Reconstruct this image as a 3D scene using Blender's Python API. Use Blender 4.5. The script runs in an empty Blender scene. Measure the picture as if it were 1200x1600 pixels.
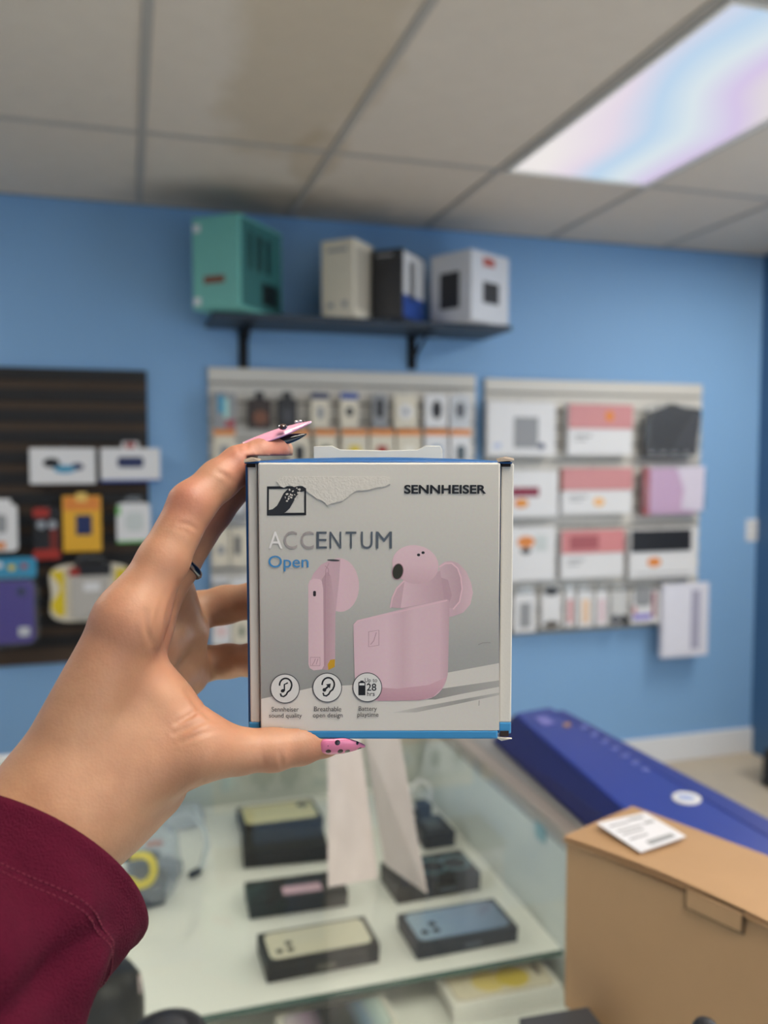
import bpy, bmesh, math, random
import numpy as np
from mathutils import Vector, Matrix
random.seed(7)
SC = bpy.context.scene
COL = SC.collection
R = math.radians

# ------------------------------------------------------------------ camera
F = 1330.0                                   # focal length in pixels of a 1200x1600 frame
CAMZ = 1.49
PITCH = R(3.528); YAW = R(16.709)
fwd = Vector((math.sin(YAW)*math.cos(PITCH), math.cos(YAW)*math.cos(PITCH), -math.sin(PITCH)))
rgt = Vector((math.cos(YAW), -math.sin(YAW), 0))
upv = rgt.cross(fwd)
CAM = Vector((0, 0, CAMZ))
cd = bpy.data.cameras.new('camera'); cam = bpy.data.objects.new('camera', cd); COL.objects.link(cam)
cam.matrix_world = Matrix((( rgt.x, upv.x, -fwd.x, CAM.x), (rgt.y, upv.y, -fwd.y, CAM.y), (rgt.z, upv.z, -fwd.z, CAM.z), (0, 0, 0, 1)))
cd.sensor_fit = 'VERTICAL'; cd.sensor_height = 36.0; cd.sensor_width = 27.0
cd.lens = F/1600*36.0
cd.clip_start = 0.01
cd.dof.use_dof = True; cd.dof.focus_distance = 0.335; cd.dof.aperture_fstop = 7.6
SC.camera = cam

# ------------------------------------------------------------------ world, exposure, lamps
w = bpy.data.worlds.new('world'); SC.world = w; w.use_nodes = True
w.node_tree.nodes['Background'].inputs[0].default_value = (0.75, 0.85, 1, 1)
w.node_tree.nodes['Background'].inputs[1].default_value = 0.3
SC.view_settings.view_transform = 'Standard'; SC.view_settings.look = 'None'
SC.view_settings.exposure = 0.0; SC.view_settings.gamma = 1.0; SC.view_settings.use_curve_mapping = False
LAMP_VIEW = 0.92        # radiance of the ceiling panel in view
LAMP_ROOM = 13.0        # radiance of the panels overhead and behind
SIDE_LIGHT = 22.0            # added cool light from the right, no door seen (W)
WINDOW = 16.0          # daylight from the shop front behind the camera (W)

# the shop front window behind the camera
ld = bpy.data.lights.new('shopfront_daylight', 'AREA'); ld.shape = 'RECTANGLE'; ld.size = 2.6; ld.size_y = 1.7
ld.energy = WINDOW; ld.color = (0.80, 0.90, 1.0)
lo = bpy.data.objects.new('shopfront_daylight', ld); COL.objects.link(lo)
lo.location = (1.5, -2.3, 1.35); lo.rotation_euler = (R(90), 0, R(0))

# unseen light added on the right to brighten the back wall and floor
ld2 = bpy.data.lights.new('added_side_light', 'AREA'); ld2.shape = 'RECTANGLE'; ld2.size = 1.0; ld2.size_y = 1.9
ld2.energy = SIDE_LIGHT; ld2.color = (0.80, 0.90, 1.0)
lo2 = bpy.data.objects.new('added_side_light', ld2); COL.objects.link(lo2)
lo2.location = (2.955, 1.35, 1.12); lo2.rotation_euler = (R(90), 0, R(90))

# ------------------------------------------------------------------ helpers
def lin(c):
    return tuple(((v/255)/12.92 if v/255 <= 0.04045 else ((v/255+0.055)/1.055)**2.4) for v in c)
MATS = {}
def mat(name, c, rough=0.5, metal=0.0, var=0.06, vs=30.0, bump=0.0, bs=200.0, spec=0.5, coat=0.0, sss=0.0):
    if name in MATS: return MATS[name]
    m = bpy.data.materials.new(name); m.use_nodes = True; MATS[name] = m
    nt = m.node_tree; b = nt.nodes['Principled BSDF']; L = nt.links.new
    base = lin(c)
    tc = nt.nodes.new('ShaderNodeTexCoord')
    n = nt.nodes.new('ShaderNodeTexNoise'); n.inputs['Scale'].default_value = vs; n.inputs['Detail'].default_value = 4
    L(tc.outputs['Object'], n.inputs['Vector'])
    r = nt.nodes.new('ShaderNodeValToRGB')
    r.color_ramp.elements[0].color = (*[v*(1-var) for v in base], 1); r.color_ramp.elements[1].color = (*[min(1, v*(1+var)) for v in base], 1)
    L(n.outputs['Fac'], r.inputs[0]); L(r.outputs[0], b.inputs['Base Color'])
    b.inputs['Roughness'].default_value = rough; b.inputs['Metallic'].default_value = metal
    b.inputs['Specular IOR Level'].default_value = spec
    b.inputs['Coat Weight'].default_value = coat
    if sss: 
        b.inputs['Subsurface Weight'].default_value = sss
    if bump:
        n2 = nt.nodes.new('ShaderNodeTexNoise'); n2.inputs['Scale'].default_value = bs; n2.inputs['Detail'].default_value = 3
        L(tc.outputs['Object'], n2.inputs['Vector'])
        bp = nt.nodes.new('ShaderNodeBump'); bp.inputs['Strength'].default_value = bump; bp.inputs['Distance'].default_value = 0.002
        L(n2.outputs['Fac'], bp.inputs['Height']); L(bp.outputs[0], b.inputs['Normal'])
    return m
def grad(name, stops, axis='X', rough=0.45):
    """printed colour gradient along the generated coordinate of a flat print"""
    if name in MATS: return MATS[name]
    m = bpy.data.materials.new(name); m.use_nodes = True; MATS[name] = m
    nt = m.node_tree; b = nt.nodes['Principled BSDF']; L = nt.links.new
    tc = nt.nodes.new('ShaderNodeTexCoord'); s = nt.nodes.new('ShaderNodeSeparateXYZ'); L(tc.outputs['Generated'], s.inputs[0])
    r = nt.nodes.new('ShaderNodeValToRGB'); L(s.outputs[axis], r.inputs[0])
    cr = r.color_ramp
    while len(cr.elements) < len(stops): cr.elements.new(0.5)
    for e, (p, c) in zip(cr.elements, stops): e.position = p; e.color = (*lin(c), 1)
    n = nt.nodes.new('ShaderNodeTexNoise'); n.inputs['Scale'].default_value = 900; L(tc.outputs['Object'], n.inputs['Vector'])
    mx = nt.nodes.new('ShaderNodeMix'); mx.data_type = 'RGBA'; mx.blend_type = 'OVERLAY'; mx.inputs[0].default_value = 0.06
    L(r.outputs[0], mx.inputs[6]); L(n.outputs['Color'], mx.inputs[7]); L(mx.outputs[2], b.inputs['Base Color'])
    b.inputs['Roughness'].default_value = rough
    return m
def glassy(name, tint=(235, 245, 240), alpha=0.12, rough=0.02, ior=1.45, maxr=1.0):
    """thin clear sheet: mostly passes light, reflects by Fresnel"""
    if name in MATS: return MATS[name]
    m = bpy.data.materials.new(name); m.use_nodes = True; MATS[name] = m
    nt = m.node_tree; nt.nodes.remove(nt.nodes['Principled BSDF']); L = nt.links.new; out = nt.nodes['Material Output']
    t = nt.nodes.new('ShaderNodeBsdfTransparent'); t.inputs[0].default_value = (*lin(tint), 1)
    d = nt.nodes.new('ShaderNodeBsdfDiffuse'); d.inputs[0].default_value = (*lin(tint), 1)
    g = nt.nodes.new('ShaderNodeBsdfGlossy'); g.inputs['Roughness'].default_value = rough
    ge = nt.nodes.new('ShaderNodeNewGeometry'); dt = nt.nodes.new('ShaderNodeVectorMath'); dt.operation = 'DOT_PRODUCT'
    L(ge.outputs['Normal'], dt.inputs[0]); L(ge.outputs['Incoming'], dt.inputs[1])
    ab = nt.nodes.new('ShaderNodeMath'); ab.operation = 'ABSOLUTE'; L(dt.outputs['Value'], ab.inputs[0])
    om = nt.nodes.new('ShaderNodeMath'); om.operation = 'SUBTRACT'; om.inputs[0].default_value = 1; L(ab.outputs[0], om.inputs[1])
    pw = nt.nodes.new('ShaderNodeMath'); pw.operation = 'POWER'; pw.inputs[1].default_value = 5; L(om.outputs[0], pw.inputs[0])
    fr = nt.nodes.new('ShaderNodeMath'); fr.operation = 'MULTIPLY_ADD'; fr.inputs[1].default_value = 0.94; fr.inputs[2].default_value = ((ior-1)/(ior+1))**2; L(pw.outputs[0], fr.inputs[0])
    n = nt.nodes.new('ShaderNodeTexNoise'); n.inputs['Scale'].default_value = 3
    ml = nt.nodes.new('ShaderNodeMath'); ml.operation = 'MULTIPLY'; ml.operation = 'MULTIPLY_ADD'; ml.inputs[1].default_value = alpha*.3; ml.inputs[2].default_value = alpha*.85; L(n.outputs['Fac'], ml.inputs[0])
    m1 = nt.nodes.new('ShaderNodeMixShader'); L(ml.outputs[0], m1.inputs[0]); L(t.outputs[0], m1.inputs[1]); L(d.outputs[0], m1.inputs[2])
    m2 = nt.nodes.new('ShaderNodeMixShader'); L(fr.outputs[0], m2.inputs[0]); L(m1.outputs[0], m2.inputs[1]); L(g.outputs[0], m2.inputs[2])
    L(m2.outputs[0], out.inputs[0])
    return m

def link(name, me, m=None, parent=None, smooth=False):
    o = bpy.data.objects.new(name, me); COL.objects.link(o)
    if m: me.materials.append(m)
    if parent is not None: o.parent = parent
    if smooth: me.shade_smooth()
    return o
def mesh(name, v, f, m=None, parent=None, smooth=False):
    me = bpy.data.meshes.new(name); me.from_pydata([tuple(x) for x in v], [], f); me.update()
    return link(name, me, m, parent, smooth)
def from_bm(name, bm, m=None, parent=None, smooth=False):
    me = bpy.data.meshes.new(name); bm.to_mesh(me); bm.free()
    return link(name, me, m, parent, smooth)
def bm_box(bm, c, s, M=None):
    r = bmesh.ops.create_cube(bm, size=1.0, matrix=(M or Matrix.Identity(4)) @ Matrix.Translation(c) @ Matrix.Diagonal((*s, 1)))
    return r['verts']
def box(name, c, s, m, parent=None, bevel=0.0, seg=2, rot=None):
    bm = bmesh.new(); M = Matrix.Translation(c) @ (rot.to_4x4() if rot else Matrix.Identity(4))
    bm_box(bm, (0, 0, 0), s, M)
    if bevel: bmesh.ops.bevel(bm, geom=bm.edges[:], offset=bevel, segments=seg, affect='EDGES', profile=0.5)
    return from_bm(name, bm, m, parent)
def boxes(name, lst, m, parent=None, bevel=0.0):
    bm = bmesh.new()
    for c, s in lst: bm_box(bm, c, s)
    if bevel: bmesh.ops.bevel(bm, geom=bm.edges[:], offset=bevel, segments=1, affect='EDGES')
    return from_bm(name, bm, m, parent)
def tube(name, pts, r, m, parent=None, n=8, closed=False, bm=None):
    pts = [Vector(p) for p in pts]; N = len(pts); V = []; Fc = []
    rs = r if isinstance(r, (list, tuple)) else [r]*N
    up = None
    for i, p in enumerate(pts):
        a = pts[(i-1) % N] if (closed or i) else p; b = pts[(i+1) % N] if (closed or i < N-1) else p
        t = (b-a).normalized()
        if up is None: up = t.orthogonal().normalized()
        up = (up - t*up.dot(t)).normalized(); s = t.cross(up)
        for k in range(n):
            q = 2*math.pi*k/n; V.append(p + (up*math.cos(q)+s*math.sin(q))*rs[i])
    for i in range(N if closed else N-1):
        j = (i+1) % N
        for k in range(n): Fc.append((i*n+k, i*n+(k+1) % n, j*n+(k+1) % n, j*n+k))
    if not closed: Fc += [tuple(range(n))[::-1], tuple((N-1)*n+k for k in range(n))]
    return mesh(name, V, Fc, m, parent, True)
def lathe(name, prof, m, parent=None, n=28, c=(0, 0, 0)):
    V = []; Fc = []
    for (r, z) in prof:
        for k in range(n): V.append((c[0]+r*math.cos(2*math.pi*k/n), c[1]+r*math.sin(2*math.pi*k/n), c[2]+z))
    for i in range(len(prof)-1):
        for k in range(n): Fc.append((i*n+k, i*n+(k+1) % n, (i+1)*n+(k+1) % n, (i+1)*n+k))
    Fc += [tuple(range(n))[::-1], tuple((len(prof)-1)*n+k for k in range(n))]
    return mesh(name, V, Fc, m, parent, True)
def prism_xz(name, pts, y0, y1, m, parent=None, bevel=0.0):
    """a flat outline in local x,z given a thickness along y (y0 front)"""
    n = len(pts); V = [(x, y0, z) for x, z in pts]+[(x, y1, z) for x, z in pts]
    Fc = [tuple(range(n)), tuple(range(2*n-1, n-1, -1))]+[(i, n+i, n+(i+1) % n, (i+1) % n) for i in range(n)]
    bm = bmesh.new(); vs = [bm.verts.new(v) for v in V]
    for f in Fc: bm.faces.new([vs[i] for i in f])
    bmesh.ops.recalc_face_normals(bm, faces=bm.faces[:])
    if bevel: bmesh.ops.bevel(bm, geom=bm.edges[:], offset=bevel, segments=2, affect='EDGES', profile=0.5)
    return from_bm(name, bm, m, parent)
def rrect(cx, cz, w, h, r, n=5):
    P_ = []
    for (sx, sz, a0) in ((1, 1, 0), (-1, 1, 90), (-1, -1, 180), (1, -1, 270)):
        for k in range(n+1):
            a = R(a0+90*k/n); P_.append((cx+sx*(w/2-r)+r*math.cos(a), cz+sz*(h/2-r)+r*math.sin(a)))
    return P_
def ell(cx, cz, rx, rz, rot=0, n=32):
    c, s = math.cos(rot), math.sin(rot)
    return [(cx+rx*math.cos(2*math.pi*k/n)*c-rz*math.sin(2*math.pi*k/n)*s, cz+rx*math.cos(2*math.pi*k/n)*s+rz*math.sin(2*math.pi*k/n)*c) for k in range(n)]
def tag(o, label=None, cat=None, group=None, kind=None):
    if label: o['label'] = label
    if cat: o['category'] = cat
    if group: o['group'] = group
    if kind: o['kind'] = kind
    return o
def thing(name, label, cat, loc=(0, 0, 0), rotz=0, group=None):
    o = bpy.data.objects.new(name, None); COL.objects.link(o); o.empty_display_size = 0.02
    o.location = loc; o.rotation_euler = (0, 0, rotz)
    return tag(o, label, cat, group)
# rays through the photograph, met with real planes of the room
def ray(x, y): return fwd + rgt*((x-600)/F) - upv*((y-800)/F)
def onY(x, y, Y): d = ray(x, y); return CAM + d*(Y/d.y)
def onZ(x, y, Z): d = ray(x, y); return CAM + d*((Z-CAMZ)/d.z)
def onX(x, y, X): d = ray(x, y); return CAM + d*(X/d.x)
def P(x, y, d): return CAM + ray(x, y)*d

# ------------------------------------------------------------------ room shell
WY = 3.55; CZ = CAMZ+1.0; XL, XR, YF = -2.6, 3.02, -2.4
TX, TY, GX0, GY0 = 0.595, 1.19, 0.06, 2.78
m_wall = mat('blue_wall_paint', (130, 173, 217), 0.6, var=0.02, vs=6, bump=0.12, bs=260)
m_dark = mat('blue_wall_shade_colour', (70, 110, 150), 0.6, var=0.03, vs=6, bump=0.1, bs=260)  # same wall blue darkened; the shade beyond the corner is in the colour
m_white = mat('white_trim_paint', (226, 228, 232), 0.4, var=0.02)
m_floor = mat('beige_vinyl_floor', (196, 182, 160), 0.45, var=0.10, vs=9)
def struct(name, c, s, m, bevel=0):
    return tag(box(name, c, s, m, None, bevel), kind='structure')
struct('floor', ((XL+XR)/2, (WY+YF)/2, -0.05), (XR-XL+.4, WY-YF+.4, 0.1), m_floor)
struct('wall_back', ((XL+XR)/2, WY+.05, CZ/2), (XR-XL+.4, 0.1, CZ), m_wall)
struct('wall_left', (XL-.05, (WY+YF)/2, CZ/2), (0.1, WY-YF, CZ), m_wall)
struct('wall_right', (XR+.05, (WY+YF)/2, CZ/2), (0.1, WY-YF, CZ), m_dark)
struct('wall_front', ((XL+XR)/2, YF-.05, CZ/2), (XR-XL+.4, 0.1, CZ), m_wall)
struct('baseboard_back', ((XL+XR)/2, WY-.008, 0.065), (XR-XL, 0.016, 0.13), m_white, 0.004)

# shop front behind the camera and an invented frame round the added light on the right, both out of view
m_frame = mat('dark_window_frame', (70, 72, 76), .4, .5)
wf = tag(boxes('window_1', [((1.5+s*1.32, YF+.04, 1.35), (.05, .08, 1.8)) for s in (-1, 0, 1)]+[((1.5, YF+.04, 1.35+s*.88), (2.7, .08, .05)) for s in (-1, 1)], m_frame), kind='structure')
wd = tag(boxes('added_light_frame', [((XR-.03, 1.35+s*.56, 1.12), (.06, .05, 2.0)) for s in (-1, 1)]+[((XR-.03, 1.35, 1.12+s*.98), (.06, 1.1, .05)) for s in (-1, 1)], m_frame), kind='structure')
# ceiling: slab above, mineral tiles in a T-bar grid
def tile_mat():
    m = mat('mineral_ceiling_tile', (214, 202, 188), 0.9, var=0.05, vs=14, bump=0.55, bs=170)
    nt = m.node_tree; b = nt.nodes['Principled BSDF']; L = nt.links.new
    src = b.inputs['Base Color'].links[0].from_socket
    g = nt.nodes.new('ShaderNodeNewGeometry')
    def blotch(cen, rad, col, lo, hi, amt):
        nonlocal src
        vs = nt.nodes.new('ShaderNodeVectorMath'); vs.operation = 'SUBTRACT'; vs.inputs[1].default_value = cen; L(g.outputs['Position'], vs.inputs[0])
        vd = nt.nodes.new('ShaderNodeVectorMath'); vd.operation = 'DIVIDE'; vd.inputs[1].default_value = rad; L(vs.outputs[0], vd.inputs[0])
        ln = nt.nodes.new('ShaderNodeVectorMath'); ln.operation = 'LENGTH'; L(vd.outputs[0], ln.inputs[0])
        n = nt.nodes.new('ShaderNodeTexNoise'); n.inputs['Scale'].default_value = 5; n.inputs['Detail'].default_value = 5; L(g.outputs['Position'], n.inputs['Vector'])
        ad = nt.nodes.new('ShaderNodeMath'); ad.operation = 'MULTIPLY_ADD'; ad.inputs[1].default_value = 0.9; L(n.outputs['Fac'], ad.inputs[0]); L(ln.outputs['Value'], ad.inputs[2])
        mr = nt.nodes.new('ShaderNodeMapRange'); mr.inputs[1].default_value = hi; mr.inputs[2].default_value = lo; mr.inputs[3].default_value = 0; mr.inputs[4].default_value = amt; L(ad.outputs[0], mr.inputs[0])
        mx = nt.nodes.new('ShaderNodeMix'); mx.data_type = 'RGBA'; mx.blend_type = 'MULTIPLY'
        mx.inputs[7].default_value = (*lin(col), 1); L(mr.outputs[0], mx.inputs[0]); L(src, mx.inputs[6]); src = mx.outputs[2]
    blotch((0.46, 2.15, CZ), (0.2, 0.75, 1), (226, 218, 200), 1.25, 1.6, .6)      # old water stain
    blotch((0.62, 2.85, CZ), (0.1, 0.3, 1), (226, 218, 200), 1.2, 1.5, .5)
    blotch((0.50, 3.36, CZ), (0.42, 0.22, 1), (150, 142, 130), 0.9, 1.8, 0.6)       # darker patch by the wall
    L(src, b.inputs['Base Color'])
    return m
m_tile = tile_mat(); m_grid = mat('grey_grid_paint', (172, 166, 158), 0.55, var=0.03)
m_slab = mat('plenum_slab', (120, 115, 110), 0.9)
ceil = struct('ceiling', ((XL+XR)/2, (WY+YF)/2, CZ+.09), (XR-XL+.4, WY-YF+.4, 0.1), m_slab)
ceil.location = (0, 0, 0)
LAMPS = [(2, 1, LAMP_VIEW), (4, 1, LAMP_ROOM*1.2), (2, -1, LAMP_ROOM*.9), (0, -1, LAMP_ROOM), (-3, 1, LAMP_ROOM*.8)]   # grid cells (i, j); the one past the right edge is added to brighten the wall
lampcells = {(i, j): e for i, j, e in LAMPS if e}
tile_me = None
k0, k1 = -5, 6
for i in range(k0, k1):
    for j in range(-4, 3):
        x0 = GX0+i*TX; y1 = GY0-(j-2)*TY if False else GY0+TY-(2-j)*TY; y0 = y1-TY
        a, b_ = max(x0, XL), min(x0+TX, XR); c_, d_ = max(y0, YF), min(y1, WY)
        if b_-a < .03 or d_-c_ < .03: continue
        if (i, j) in lampcells: continue
        if abs(b_-a-TX) < 1e-6 and abs(d_-c_-TY) < 1e-6:
            if tile_me is None:
                t = box('ceiling_tile', (0, 0, 0), (TX-.008, TY-.008, .012), m_tile, ceil); tile_me = t.data
            else:
                t = bpy.data.objects.new('ceiling_tile', tile_me); COL.objects.link(t); t.parent = ceil
        else:
            t = box('ceiling_tile', (0, 0, 0), (b_-a-.008, d_-c_-.008, .012), m_tile, ceil)
        t.location = ((a+b_)/2, (c_+d_)/2, CZ+.009)
for i in range(k0, k1+1):
    x = GX0+i*TX
    if XL < x < XR: box('grid_bar', (x, (YF+WY)/2, CZ+.008), (.026, WY-YF, .020), m_grid, ceil, .002, 1)
for j in range(-4, 4):
    y = GY0+TY-(2-j)*TY
    if YF < y < WY:
        for i in range(k0, k1):
            x0, x1 = max(GX0+i*TX, XL), min(GX0+(i+1)*TX, XR)
            if x1-x0 > .05: box('grid_bar', ((x0+x1)/2, y, CZ+.0085), (x1-x0-.026, .026, .018), m_grid, ceil, .002, 1)

def lamp_mat(e, view):
    m = bpy.data.materials.new('lit_diffuser'); m.use_nodes = True
    nt = m.node_tree; nt.nodes.remove(nt.nodes['Principled BSDF']); L = nt.links.new
    em = nt.nodes.new('ShaderNodeEmission'); em.inputs[1].default_value = e
    L(em.outputs[0], nt.nodes['Material Output'].inputs[0])
    if not view: em.inputs[0].default_value = (1.0, .93, .82, 1); return m
    tc = nt.nodes.new('ShaderNodeTexCoord')
    n = nt.nodes.new('ShaderNodeTexNoise'); n.inputs['Scale'].default_value = 1.7; n.inputs['Detail'].default_value = 0.5; L(tc.outputs['Object'], n.inputs[0])
    s = nt.nodes.new('ShaderNodeSeparateXYZ'); L(tc.outputs['Object'], s.inputs[0])
    a1 = nt.nodes.new('ShaderNodeMath'); a1.operation = 'MULTIPLY_ADD'; a1.inputs[1].default_value = 1.25; a1.inputs[2].default_value = .28; L(s.outputs['X'], a1.inputs[0])
    a2 = nt.nodes.new('ShaderNodeMath'); a2.operation = 'MULTIPLY_ADD'; a2.inputs[1].default_value = -.30; L(s.outputs['Y'], a2.inputs[0]); L(a1.outputs[0], a2.inputs[2])
    ad = nt.nodes.new('ShaderNodeMath'); ad.operation = 'MULTIPLY_ADD'; ad.inputs[1].default_value = 0.45; L(n.outputs['Fac'], ad.inputs[0]); L(a2.outputs[0], ad.inputs[2])
    r = nt.nodes.new('ShaderNodeValToRGB'); L(ad.outputs[0], r.inputs[0])
    st = [(0.10, (248, 242, 240)), (0.26, (238, 226, 240)), (0.42, (196, 222, 246)), (0.56, (226, 238, 244)), (0.72, (222, 206, 240)), (0.90, (240, 238, 222))]
    while len(r.color_ramp.elements) < len(st): r.color_ramp.elements.new(.5)
    for e_, (p, c) in zip(r.color_ramp.elements, st): e_.position = p; e_.color = (*lin(c), 1)
    L(r.outputs[0], em.inputs[0])
    return m
m_lampframe = mat('white_lamp_frame', (232, 228, 220), 0.4)
for i, j, e in LAMPS:
    if not e: continue
    x0 = GX0+i*TX; y1 = GY0+TY-(2-j)*TY; y0 = y1-TY
    cx, cy = (x0+x1)/2 if False else x0+TX/2, (y0+y1)/2
    view = (i, j) == (2, 1)
    lab = 'lit ceiling panel of milky plastic in a white frame, the one seen top right' if view else {(4, 1): 'added lit ceiling panel beyond the right edge of the picture, brightening the blue wall', (2, -1): 'lit ceiling panel behind the camera on the right, in line with the visible one', (0, -1): 'lit ceiling panel directly over the counter and the held carton', (-3, 1): 'lit ceiling panel far left beyond the picture'}[(i, j)]
    t = thing('ceiling_light', lab, 'light', (cx, cy, CZ), 0, None if view else 'ceiling panels out of the picture')
    W_, H_ = TX-.034, TY-.034
    boxes('frame', [((0, s*(H_/2-.007), .0), (W_, .014, .02)) for s in (1, -1)]+[((s*(W_/2-.007), 0, .0), (.014, H_-.028, .02)) for s in (1, -1)], m_lampframe, t)
    box('diffuser', (0, 0, .002), (W_-.028, H_-.028, .006), lamp_mat(e, view), t)
#@@OBJECTS
# ------------------------------------------------------------------ wall fittings
def wr(x0, y0, x1, y1, Y):
    xm, ym = (x0+x1)/2, (y0+y1)/2
    a, b_ = onY(x0, ym, Y), onY(x1, ym, Y); t, u = onY(xm, y0, Y), onY(xm, y1, Y)
    return (a.x+b_.x)/2, u.z, b_.x-a.x, t.z-u.z
m_blackslat = mat('black_slat_laminate', (17, 16, 18), 0.5, var=0.1)
m_groove = mat('brown_groove', (70, 54, 42), 0.7, var=0.12, vs=20)
m_whiteslat = mat('white_slat_laminate', (214, 210, 202), 0.4, var=0.02)
m_whitegroove = mat('grey_groove', (150, 146, 138), 0.6, var=0.05)
m_chrome = mat('chrome_wire', (200, 202, 205), 0.2, 1.0)
m_blackm = mat('black_metal', (24, 26, 30), 0.4, 0.6)
YP = 3.53                                     # front of the slat panels
def slatwall(name, label, rect, pitch, slat_h, ms, mg, top=0.0):
    cx, zb, w_, h_ = wr(*rect, YP)
    t = thing(name, label, 'display panel', (cx, WY, zb))
    box('backing', (0, -.0065, h_/2), (w_, .009, h_), mg, t)
    n = int(h_/pitch)+1; z = h_
    if top:
        box('top_rail', (0, -.014, h_-top/2), (w_, .014, top), ms, t, .002); z = h_-top-.012
    me = None
    while z-slat_h > -.01:
        if me is None:
            o = box('slat', (0, 0, 0), (w_, .011, slat_h), ms, t, .003); me = o.data
        else:
            o = bpy.data.objects.new('slat', me); COL.objects.link(o); o.parent = t
        o.location = (0, -.0155, z-slat_h/2); z -= pitch
    return t, cx, zb, w_, h_
slat_black = slatwall('slatwall_panel', 'black slatted display panel with brown grooves at the left end of the blue wall', (-150, 574, 233, 1040), .080, .046, m_blackslat, m_groove)
slat_mid = slatwall('slatwall_panel', 'white slatted display panel straight below the dark shelf, crowded with small accessories', (328, 580, 742, 1012), .0765, .066, m_whiteslat, m_whitegroove, .055)
slat_right = slatwall('slatwall_panel', 'white slatted display panel right of the other white one, hung with keyboard and case packs', (757, 596, 1093, 985), .0765, .066, m_whiteslat, m_whitegroove, .055)
def hook(panel, xw, zw, L_=.07):
    t = panel[0]; x, z = xw-panel[1], zw-panel[2]
    tube('hook', [(x, -.02, z), (x, -.02-L_*.9, z), (x, -.02-L_, z+.008)], .0025, m_chrome, t, 6)
    return x, z

M_ = lambda n, c, r=.45, **k: mat(n, c, r, **k)
m_pw = M_('white_card', (228, 228, 230), .4, var=.02); m_pcream = M_('cream_card', (224, 216, 198), .5); m_pblack = M_('black_card', (34, 34, 38), .4)
m_pblue = M_('blue_card', (40, 78, 160), .4); m_pnavy = M_('navy_card', (30, 44, 92), .4); m_porange = M_('orange_card', (226, 138, 60), .45)
m_pred = M_('red_card', (165, 48, 38), .4); m_pyellow = M_('yellow_card', (232, 176, 48), .4); m_lemon = M_('lemon_plastic', (226, 200, 40), .35)
m_pgrey = M_('grey_card', (150, 152, 156), .5); m_ppink = M_('pink_card', (208, 144, 146), .45); m_dkpink = M_('dark_pink_card', (170, 90, 96), .45)
m_lilac = M_('lilac_fabric', (214, 176, 208), .5); m_maroon = M_('maroon_card', (140, 40, 66), .45); m_teal = M_('teal_card', (112, 186, 176), .5)
m_dkteal = M_('dark_teal_card', (52, 112, 112), .5); m_green = M_('green_card', (120, 190, 110), .45); m_brown = M_('brown_card', (120, 76, 56), .5)
m_purple = M_('purple_silicone', (72, 54, 150), .45); m_skyblue = M_('sky_blue_card', (60, 150, 190), .45); m_silver = M_('silver_plastic', (180, 182, 186), .3, metal=.6)
m_blister = glassy('clear_blister', (244, 246, 248), .10, .08)
m_bag = glassy('clear_bag', (246, 248, 250), .05, .12)
YI = 3.47                                     # front plane of hung packs
def pack(name, label, cat, rect, panel, depth=.03, body=None, bevel=.002, group=None, parts=(), header=None, Y=YI, rnd=0, hookit=True):
    """hung pack: carton or card whose prints, windows and blisters are parts given in fractions of the front"""
    cx, zb, w_, h_ = wr(*rect, Y)
    t = thing(name, label, cat, (cx, Y, zb), 0, group)
    hh = h_*(header[1] if header else 0)
    if body is not None:
        if rnd: prism_xz('carton', rrect(0, (h_-hh)/2, w_, h_-hh, rnd*w_), 0, depth, body, t, .0015)
        else: box('carton', (0, depth/2, (h_-hh)/2), (w_, depth, h_-hh), body, t, bevel)
    if header:
        hm, hf, hw = header
        W2 = w_*hw
        prism_xz('header_card', rrect(0, h_-hh/2-.002, W2, hh+.004, min(W2, hh)*.2, 4), depth*.4, depth*.4+.002, hm, t)
    for (pn, kind, u0, v0, u1, v1, pm, th) in parts:
        X0, X1, Z0, Z1 = (u0-.5)*w_, (u1-.5)*w_, v0*h_, v1*h_
        c = ((X0+X1)/2, -th/2, (Z0+Z1)/2)
        if kind == 'b': box(pn, c, (X1-X0, th, Z1-Z0), pm, t, min(th*.3, .002))
        elif kind == 'r': prism_xz(pn, rrect(c[0], c[2], X1-X0, Z1-Z0, .3*min(X1-X0, Z1-Z0)), -th, 0.0005, pm, t, min(th*.3, .002))
        elif kind == 'e': prism_xz(pn, ell(c[0], c[2], (X1-X0)/2, (Z1-Z0)/2, 0, 20), -th, 0.0005, pm, t, min(th*.3, .002))
    if hookit:
        hook(panel, cx, zb+h_*(.985 if header else 1.0)-(.004 if header else -.003), max(.008, (WY-.02)-(Y+depth)+.0))
    return t
SB, SM, SR = slat_black, slat_mid, slat_right
# --- black panel, left
pack('adapter_box', 'flat white box picturing a black and blue adapter, hung on the black panel', 'box', (46, 700, 149, 756), SB, .04, m_pw,
     parts=[('printed_picture', 'e', .2, .45, .46, .72, m_pblack, .0008), ('printed_picture', 'e', .62, .38, .82, .58, m_pnavy, .0008), ('printed_picture', 'e', .36, .3, .7, .52, m_skyblue, .0012)])
pack('adapter_box', 'flat white box with blue base and red hang tab, right edge of black panel', 'box', (157, 690, 250, 753), SB, .045, m_pw, header=(m_pw, .16, .28),
     parts=[('printed_picture', 'r', .28, .36, .72, .62, m_pnavy, .0012), ('base_band', 'b', 0, 0, 1, .06, m_pblue, .0006), ('hang_tab', 'b', .42, .84, .58, .97, m_pred, .001)], Y=3.46)
pack('charger_pack', 'white blister pack with an orange corner, cut off by the left picture edge', 'package', (-22, 780, 27, 862), SB, .02, m_pw, rnd=.16, header=(m_pw, .1, .6),
     parts=[('printed_picture', 'r', .3, .36, .66, .7, m_pgrey, .001), ('corner_patch', 'b', .2, .05, .6, .18, m_porange, .001)])
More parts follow.
